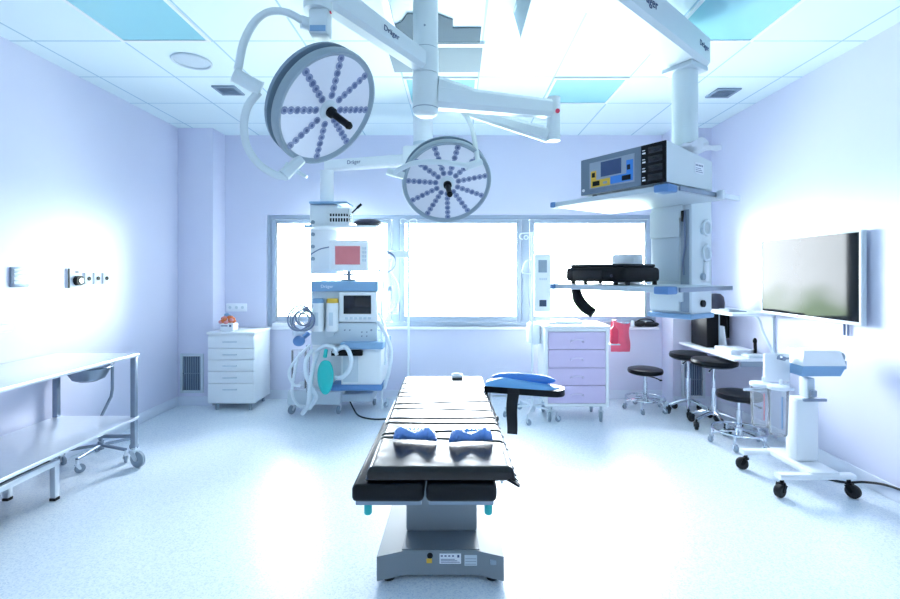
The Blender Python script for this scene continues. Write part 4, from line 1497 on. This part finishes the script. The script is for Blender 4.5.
for k in range(4):
    gp_('socket', .82, .08 + k * .225, .97, .24 + k * .225, M_screen, sp_, .010, .004, .001)
    gp_('socket_mark', .755, .10 + k * .225, .79, .14 + k * .225, M_paper, sp_, .0078, .001)
    gp_('socket_mark', .755, .18 + k * .225, .785, .20 + k * .225, M_paper, sp_, .0078, .001)
c = GM @ Vector((-hw + .02, yf_ - .006, .04))
MB().cyl(c, GM @ Vector((-hw + .02, yf_ - .009, .04)), .009, n=14).build('power_lamp', M_paper, fp)
sl = MB().b2(hw, .04, .09, hw + .0015, .13, .15, M=GM).build('type_label', M_paper, t)
pr = MB()
for k in range(5):
    pr.b2(hw + .0014, .046 + k * .016, .131, hw + .002, .056 + k * .016, .140, M=GM)
for k in range(3):
    pr.b2(hw + .0014, .046, .098 + k * .010, hw + .002, .122 - .01 * k, .101 + k * .010, M=GM)
pr.build('label_print', M_ink, sl)
# crumpled sheet on top
vs, fs = [], []
N = 12
for j in range(N + 1):
    for i in range(N + 1):
        u_, v_ = i / N, j / N
        x = .05 + .30 * u_ + .02 * math.sin(v_ * 9)
        y = -.06 + .20 * v_ + .02 * math.sin(u_ * 8)
        z = hh - .05 * max(0, (y - yf_) / dp) + .008 + .020 * abs(math.sin(u_ * 5 + v_ * 4)) + .012 * math.sin(u_ * 11 - v_ * 7) ** 2 + .05 * max(0, u_ - .7)
        vs.append((x, y, z))
for j in range(N):
    for i in range(N):
        a_ = j * (N + 1) + i
        fs.append([a_, a_ + 1, a_ + N + 2, a_ + N + 1])
nb = len(vs)
vs += [(v_[0], v_[1], v_[2] - .003) for v_ in vs[:nb]]
fs += [[q + nb for q in f_[::-1]] for f_ in fs[:]]
m = MB().add(vs, fs, GM)
tag(m.build('crumpled_sheet', M_paper, smooth=20), 'crumpled white plastic sheet lying on top of the grey generator', 'sheet')

# printer-like unit on the lower shelf
p0 = W(-.20, -.46, 1.403)
t = thing('video_printer', 'flat black device with rounded corners on the lower pendant shelf', 'medical device', p0, TH)
PM = ROOTM[t.name]
MB().b2(-.225, -.20, .018, .215, .16, .105, .022, 3, M=PM).build('case', M_black, t)
MB().b2(-.205, -.18, .105, .195, .14, .125, .012, 3, M=PM).build('lid', M_rubber, t)
MB().b2(-.16, -.203, .03, .06, -.199, .085, .003, M=PM).build('front_cover', M_rubber, t)
c = PM @ Vector((.13, -.2, .055))
MB().cyl(c, PM @ Vector((.13, -.206, .055)), .009, n=14).build('button', M_dome, t)
for x in (-.2, -.1, .12, .2):
    MB().cyl(PM @ Vector((x, -.15, 0)), PM @ Vector((x, -.15, .02)), .014, n=10).build('foot', M_rubber, t)
for x in (-.2, .2):
    MB().cyl(PM @ Vector((x, .12, 0)), PM @ Vector((x, .12, .02)), .014, n=10).build('foot', M_rubber, t)
m = MB().b2(-.37, -.26, 1.4035, -.20, -.14, 1.60, .015, M=WM)
tag(m.build('white_case', M_paper), 'small white case behind the flat black device on the lower pendant shelf', 'case')

# ------------------------------------------------------------------ wall desk, upper shelf and things on them
t = thing('wall_desk', 'narrow white wall desk with end panel in the right corner', 'desk', (2.66, 4.7, .70))
MB().b2(2.475, 4.18, .682, XR, YP, .706, .004).build('desk_top', M_paper, t)
MB().b2(2.82, 4.18, .706, XR, 4.205, 1.085, .003).build('end_panel', M_pale, t)
MB().b2(2.55, 4.20, .63, XR, 4.22, .682, .003).build('bracket', M_grey, t)
m = MB().b2(2.45, 4.17, 1.086, XR, YP, 1.112, .004)
tag(m.build('wall_shelf', M_paper), 'white shelf on the right wall above the narrow desk', 'shelf')
c = P(715, 0, 4.8)
t = thing('computer_tower', 'slim black computer tower standing upright on the wall desk', 'computer', (2.62, 4.86, .706))
MB().b2(2.56, 4.80, .708, 2.685, 5.12, 1.045, .008).build('case', M_black, t)
MB().b2(2.685, 4.80, .708, 2.696, 5.12, 1.045, .004).build('side_panel', M_pale, t)
m = MB().box((0, 0, .115), (.02, .22, .22), .004)
R_ = Matrix.Translation((2.733, 4.86, .707)) @ Matrix.Rotation(-.12, 4, 'Y')
mm_ = MB()
mm_.add(m.v, m.f, R_)
tag(mm_.build('white_binder', M_paper), 'white binder leaning against the black computer tower', 'binder')
m = MB().b2(2.765, 4.82, .80, 2.805, 5.05, 1.04, .006)
m.b2(2.765, 4.88, .708, 2.785, 4.96, .80, .004).b2(2.74, 4.84, .706, 2.815, 5.0, .714, .003)
tag(m.build('desk_screen', M_black), 'small dark screen on a foot behind the white binder', 'screen')
m = MB()
for k in range(5):
    m.b2(2.56 + .006 * (k % 3), 4.38 + .008 * (k % 2), .707 + k * .009, 2.79 - .005 * (k % 2), 4.66, .715 + k * .009)
tag(m.build('paper_stack', M_paper, smooth=0), 'stack of white papers on the wall desk', 'papers')
m = MB().b2(2.62, 4.21, .7065, 2.80, 4.34, .722, .004).b2(2.63, 4.22, .722, 2.79, 4.33, .73, .002)
tag(m.build('document_tray', M_pale), 'flat grey-blue tray at the near end of the wall desk', 'tray')
m = MB().cyl((2.775, 4.36, .707), (2.775, 4.36, .82), .014, n=12).ell((2.77, 4.355, .84), (.018, .018, .03), 12, 8)
tag(m.build('desk_lamp', M_black), 'small black upright stick on the wall desk next to the grey-blue tray', 'stand')
m = MB().b2(2.50, 4.30, 1.113, 2.66, 4.55, 1.122, .002).b2(2.53, 4.36, 1.122, 2.63, 4.52, 1.128, .002)
tag(m.build('notebook', M_grey), 'thin dark notebook lying on the white shelf above the desk', 'notebook')
m = MB().lathe([(.04, 0), (.075, .004), (.078, .06), (.068, .12), (.04, .15), (0, .155)], (2.60, 4.70, 1.113), n=28)
tag(m.build('dome_speaker', M_dome), 'dark rounded dome on the white shelf behind the right pendant', 'speaker')
m = MB().tube([(2.70, 4.33, 1.113 - .03), (2.66, 4.14, 1.07), (2.68, 4.10, .95), (2.74, 4.08, .80), (2.78, 4.05, .70)], .011, 10, 8)
tag(m.build('white_tube', M_hose), 'white flexible tube hanging off the shelf corner below the television', 'tube')

# ------------------------------------------------------------------ television
TVX = 2.778
t = thing('television', 'large wall-mounted television on the right wall reflecting the window', 'television', (XR, 3.83, 1.45))
MB().b2(TVX, 3.215, 1.108, TVX + .035, 4.27, 1.77, .006).build('tv_case', M_pale, t)
sc_ = MB().b2(TVX - .003, 3.233, 1.133, TVX + .001, 4.252, 1.755).build('screen', M_tv, t)
bz = MB()
bz.b2(TVX - .006, 3.215, 1.108, TVX + .002, 4.27, 1.133, .002).b2(TVX - .006, 3.215, 1.755, TVX + .002, 4.27, 1.77, .002)
bz.b2(TVX - .006, 3.215, 1.133, TVX + .002, 3.233, 1.755, .002).b2(TVX - .006, 4.252, 1.133, TVX + .002, 4.27, 1.755, .002)
bz.build('bezel', M_white, t)
MB().b2(TVX - .008, 3.80, 1.116, TVX - .005, 3.86, 1.128).build('badge', M_red, t)
MB().b2(TVX + .035, 3.65, 1.30, XR, 4.0, 1.60, .006).build('wall_mount', M_grey, t)
m = MB().cyl((XR - .014, 3.42, 1.02), (XR - .014, 3.42, 1.30), .008, n=8).cyl((XR - .014, 3.39, 1.02), (XR - .014, 3.39, 1.30), .005, n=8)
m.build('cable', M_hosed, t)

# ------------------------------------------------------------------ stools
def ring_stool(x, y, sz, r, rr_, ph, label):
    t = thing('ring_stool', label, 'stool', (x, y, 0), 0, 'black stools on chrome wheeled bases')
    MB().lathe([(0, sz - .065), (r * .75, sz - .065), (r * .97, sz - .05), (r, sz - .03), (r * .97, sz - .01), (r * .8, sz - .001), (0, sz)], (x, y, 0), n=40).build('seat', M_leather, t)
    MB().lathe([(.022, .14), (.022, .30), (.016, .30), (.016, sz - .075), (.07, sz - .072), (.07, sz - .065)], (x, y, 0), n=18).build('gas_post', M_chrome, t)
    lv_ = MB().tube([(x + .02, y - .02, sz - .085), (x + .08, y - .05, sz - .095), (x + .13, y - .07, sz - .115)], .006, 8, 3)
    lv_.ell((x + .135, y - .072, sz - .118), (.018, .012, .010), 10, 6)
    lv_.build('height_lever', M_black, t)
    MB().cyl((x, y, .085), (x, y, .15), .035, n=18).build('base_hub', M_chrome, t)
    MB().torus((x, y, .13), rr_, .010, (0, 0, 1), 48, 8).build('foot_ring', M_chrome, t)
    for k in range(5):
        a = ph + 2 * PI * k / 5
        e = Vector((x + rr_ * math.cos(a), y + rr_ * math.sin(a), .085))
        l = MB().tube([(x + .03 * math.cos(a), y + .03 * math.sin(a), .12), (x + rr_ * .6 * math.cos(a), y + rr_ * .6 * math.sin(a), .105), e], .012, 10, 3)
        l.cyl(e + Vector((0, 0, -.01)), e + Vector((0, 0, .045)), .010, n=8)
        l.build('leg', M_chrome, t)
        caster(t, e.x, e.y, .028, a + .8, M_chrome, M_grey, .085, .028)


def star_stool(x, y, sz, r, rl, ph, label):
    t = thing('star_base_stool', label, 'stool', (x, y, 0), 0, 'black stools on chrome wheeled bases')
    MB().lathe([(0, sz - .07), (r * .8, sz - .07), (r * .98, sz - .05), (r, sz - .03), (r * .95, sz - .008), (r * .75, sz), (0, sz)], (x, y, 0), n=40).build('seat', M_leather, t)
    MB().lathe([(.028, .12), (.026, .38), (.016, .38), (.016, sz - .085), (.08, sz - .08), (.08, sz - .07)], (x, y, 0), n=18).build('gas_post', M_chrome, t)
    MB().tube([(x - .02, y - .03, sz - .085), (x - .09, y - .10, sz - .09), (x - .13, y - .15, sz - .10)], .007, 8, 3).build('height_lever', M_chrome, t)
    for k in range(5):
        a = ph + 2 * PI * k / 5
        e = Vector((x + rl * math.cos(a), y + rl * math.sin(a), .09))
        MB().tube([(x, y, .15), (x + rl * .5 * math.cos(a), y + rl * .5 * math.sin(a), .125), e], .016, 10, 4).build('leg', M_chrome, t)
        caster(t, e.x, e.y, .033, a + .9, M_black, M_rubber, .09, .035)


ring_stool(P(646, 0, 5.03).x, 5.05, .45, .182, .20, .4, 'low black stool with a chrome foot ring beside the lilac cart')
star_stool(2.42, 4.90, .645, .185, .19, .5, 'black stool on a star base at the far end of the wall desk')
star_stool(2.46, 4.48, .655, .205, .205, .9, 'taller black stool on a star base half under the near end of the wall desk')
ring_stool(P(739, 0, 4.03).x, 4.03, .455, .180, .205, .25, 'low black stool with a chrome foot ring behind the clear suction canisters')

# ------------------------------------------------------------------ suction cart
t = thing('suction_cart', 'white and blue suction unit on a wheeled stand in front of the right wall', 'suction unit', (2.4, 3.25, 0))
m = MB()
m.bar((2.12, 3.10, .135), (2.62, 3.10, .135), .07, .035, .06, .03, .25)
m.bar((2.14, 3.52, .135), (2.60, 3.52, .135), .07, .035, .06, .03, .25)
m.b2(2.33, 3.08, .118, 2.53, 3.54, .165, .02)
m.build('base', M_white, t)
for x, y, a in ((2.15, 3.10, 3.6), (2.59, 3.10, 5.2), (2.17, 3.52, 2.6), (2.57, 3.52, .8)):
    caster(t, x, y, .043, a, M_black, M_rubber, .12, .045)
MB().b2(2.355, 3.25, .165, 2.515, 3.37, .60, .02).build('pedestal', M_white, t)
MB().b2(2.445, 3.27, .60, 2.50, 3.35, .74, .008).build('neck', M_pale, t)
m = MB().b2(2.40, 3.24, .585, 2.56, 3.26, .605, .004)
m.cyl((2.475, 3.255, .62), (2.475, 3.255, .66), .02, n=12)
m.build('neck_clamp', M_steeld, t)
hd_ = MB()
x0, x1, y0, y1, z0, z1 = 2.375, 2.675, 3.22, 3.42, .765, .935
hd_.add([(x0, y0, z0 + .07), (x1, y0, z0 + .07), (x1, y1, z0 + .07), (x0, y1, z0 + .07), (x0 + .03, y0 + .03, z1), (x1 - .015, y0 + .03, z1), (x1 - .015, y1 - .01, z1), (x0 + .03, y1 - .01, z1)],
        [[3, 2, 1, 0], [4, 5, 6, 7], [0, 1, 5, 4], [1, 2, 6, 5], [2, 3, 7, 6], [3, 0, 4, 7]])
hd_.build('head_cover', M_white, t)
hb_ = MB()
hb_.add([(x0, y0 - .002, z0 + .0695), (x1, y0 - .002, z0 + .0695), (x1, y1, z0 + .0695), (x0, y1, z0 + .0695), (x0 - .005, y0, z0), (x1 - .04, y0, z0), (x1 - .04, y1, z0), (x0 - .005, y1, z0)],
        [[0, 1, 2, 3], [7, 6, 5, 4], [4, 5, 1, 0], [5, 6, 2, 1], [6, 7, 3, 2], [7, 4, 0, 3]])
hb_.build('head_base', M_bluel, t)
m = MB().cyl((x1 - .02, 3.30, z0 + .12), (x1 + .035, 3.30, z0 + .12), .03, n=16).b2(x1 - .005, 3.25, z0 + .04, x1 + .03, 3.33, z0 + .10, .006)
m.build('vacuum_regulator', M_grey, t)
m = MB().b2(2.19, 3.33, .70, 2.37, 3.36, .90, .010)
m.build('back_plate', M_paper, t)
m = MB().cyl((2.29, 3.33, .875), (2.29, 3.28, .875), .016, n=12).cyl((2.25, 3.29, .875), (2.33, 3.29, .875), .007, n=8)
m.build('valve', M_steeld, t)
m = MB().cyl((2.02, 3.30, .655), (2.37, 3.30, .655), .010, n=10).b2(2.30, 3.285, .60, 2.335, 3.32, .70, .005)
m.build('canister_rail', M_steel, t)
for k, (px, dy) in enumerate(((760.5, .09), (778, 0))):
    d_ = 3.22 + dy
    c = P(px, 0, d_)
    zb_, zt_ = .375 - .01 * k + .02 * (1 - k), .70
    cn = MB().lathe([(0, zb_), (.048, zb_), (.055, zb_ + .01), (.064, zt_ - .03), (.066, zt_ - .02), (.062, zt_ - .02), (.052, zb_ + .016), (0, zb_ + .014)], (c.x, d_, 0), n=28)
    co_ = cn.build('suction_canister', M_canister, t)
    ld = MB().lathe([(0, zt_ - .02), (.068, zt_ - .02), (.068, zt_), (.03, zt_ + .008), (0, zt_ + .008)], (c.x, d_, 0), n=28)
    ld.cyl((c.x + .02, d_, zt_), (c.x + .02, d_, zt_ + .04), .010, n=10)
    ld.build('lid', M_paper, co_)
    MB().b2(c.x - .018, d_ - .064, zb_ + .06, c.x - .012, d_ - .060, zt_ - .06).build('level_scale', M_rose if k == 0 else M_bluel, co_)
fc = MB().tube([(2.49, 3.40, .16), (2.56, 3.44, .06), (2.63, 3.36, .012), (2.72, 3.28, .012), (2.80, 3.22, .04), (2.815, 3.05, .09), (2.815, 2.8, .108), (2.815, 2.2, .110)], .008, 8, 8)
tag(fc.build('power_cord', M_rubber), 'black cable running over the floor from the suction unit towards the right edge', 'cable')

# ------------------------------------------------------------------ daylight, camera, view
w_ = bpy.data.worlds.new('overcast_sky')
SC.world = w_
w_.use_nodes = True
wt = w_.node_tree
bg = wt.nodes['Background']
tcw = wt.nodes.new('ShaderNodeTexCoord')
spw = wt.nodes.new('ShaderNodeSeparateXYZ')
wt.links.new(tcw.outputs['Generated'], spw.inputs[0])
nzw = wt.nodes.new('ShaderNodeTexNoise')
nzw.inputs['Scale'].default_value = 9
wt.links.new(tcw.outputs['Generated'], nzw.inputs['Vector'])
adw = wt.nodes.new('ShaderNodeMath')
adw.operation = 'MULTIPLY_ADD'
adw.inputs[1].default_value = -.16
wt.links.new(nzw.outputs['Fac'], adw.inputs[0])
wt.links.new(spw.outputs['Z'], adw.inputs[2])
rpw = wt.nodes.new('ShaderNodeValToRGB')
e = rpw.color_ramp.elements
e[0].position = 0.0
e[0].color = (0.50, 0.56, 0.52, 1)      # paved ground and lawn below the horizon
e[1].position = 1.0
e[1].color = (0.915, 0.97, 1.0, 1)
for ps, cc in ((.33, (0.50, 0.56, 0.52, 1)), (.38, (0.30, 0.42, 0.26, 1)), (.435, (0.34, 0.46, 0.30, 1)), (.452, (0.915, 0.97, 1.0, 1))):
    q = e.new(ps)
    q.color = cc
mpw = wt.nodes.new('ShaderNodeMapRange')
mpw.inputs[1].default_value = -1
mpw.inputs[2].default_value = 1
wt.links.new(adw.outputs[0], mpw.inputs[0])
wt.links.new(mpw.outputs[0], rpw.inputs[0])
wt.links.new(rpw.outputs[0], bg.inputs[0])
bg.inputs[1].default_value = 8.0
pl = bpy.data.lights.new('window_portal', 'AREA')
pl.shape = 'RECTANGLE'
pl.size = WX1 - WX0
pl.size_y = WZ1 - WZ0
pl.cycles.is_portal = True
po = bpy.data.objects.new('window_portal', pl)
COL.objects.link(po)
po.location = ((WX0 + WX1) / 2, YB + .16, (WZ0 + WZ1) / 2)
po.rotation_euler = (-PI / 2, 0, 0)

cam = bpy.data.cameras.new('camera')
cam.sensor_width = 36
cam.lens = FOC / 900 * 36
cam.shift_x = -(CX - 450) / 900
cam.shift_y = -(299.5 - CY) / 900
cam.clip_start = .05
co_ = bpy.data.objects.new('camera', cam)
COL.objects.link(co_)
co_.location = (0, 0, CZ)
co_.rotation_euler = (PI / 2, 0, 0)
SC.camera = co_

vs_ = SC.view_settings
vs_.view_transform = 'Standard'
vs_.look = 'None'
vs_.gamma = 1
vs_.exposure = 2.45
vs_.use_curve_mapping = False
SC.cycles.max_bounces = 14
SC.cycles.diffuse_bounces = 8
SC.cycles.glossy_bounces = 6
SC.cycles.transparent_max_bounces = 12
SC.cycles.use_denoising = True
SC.cycles.sample_clamp_indirect = 8
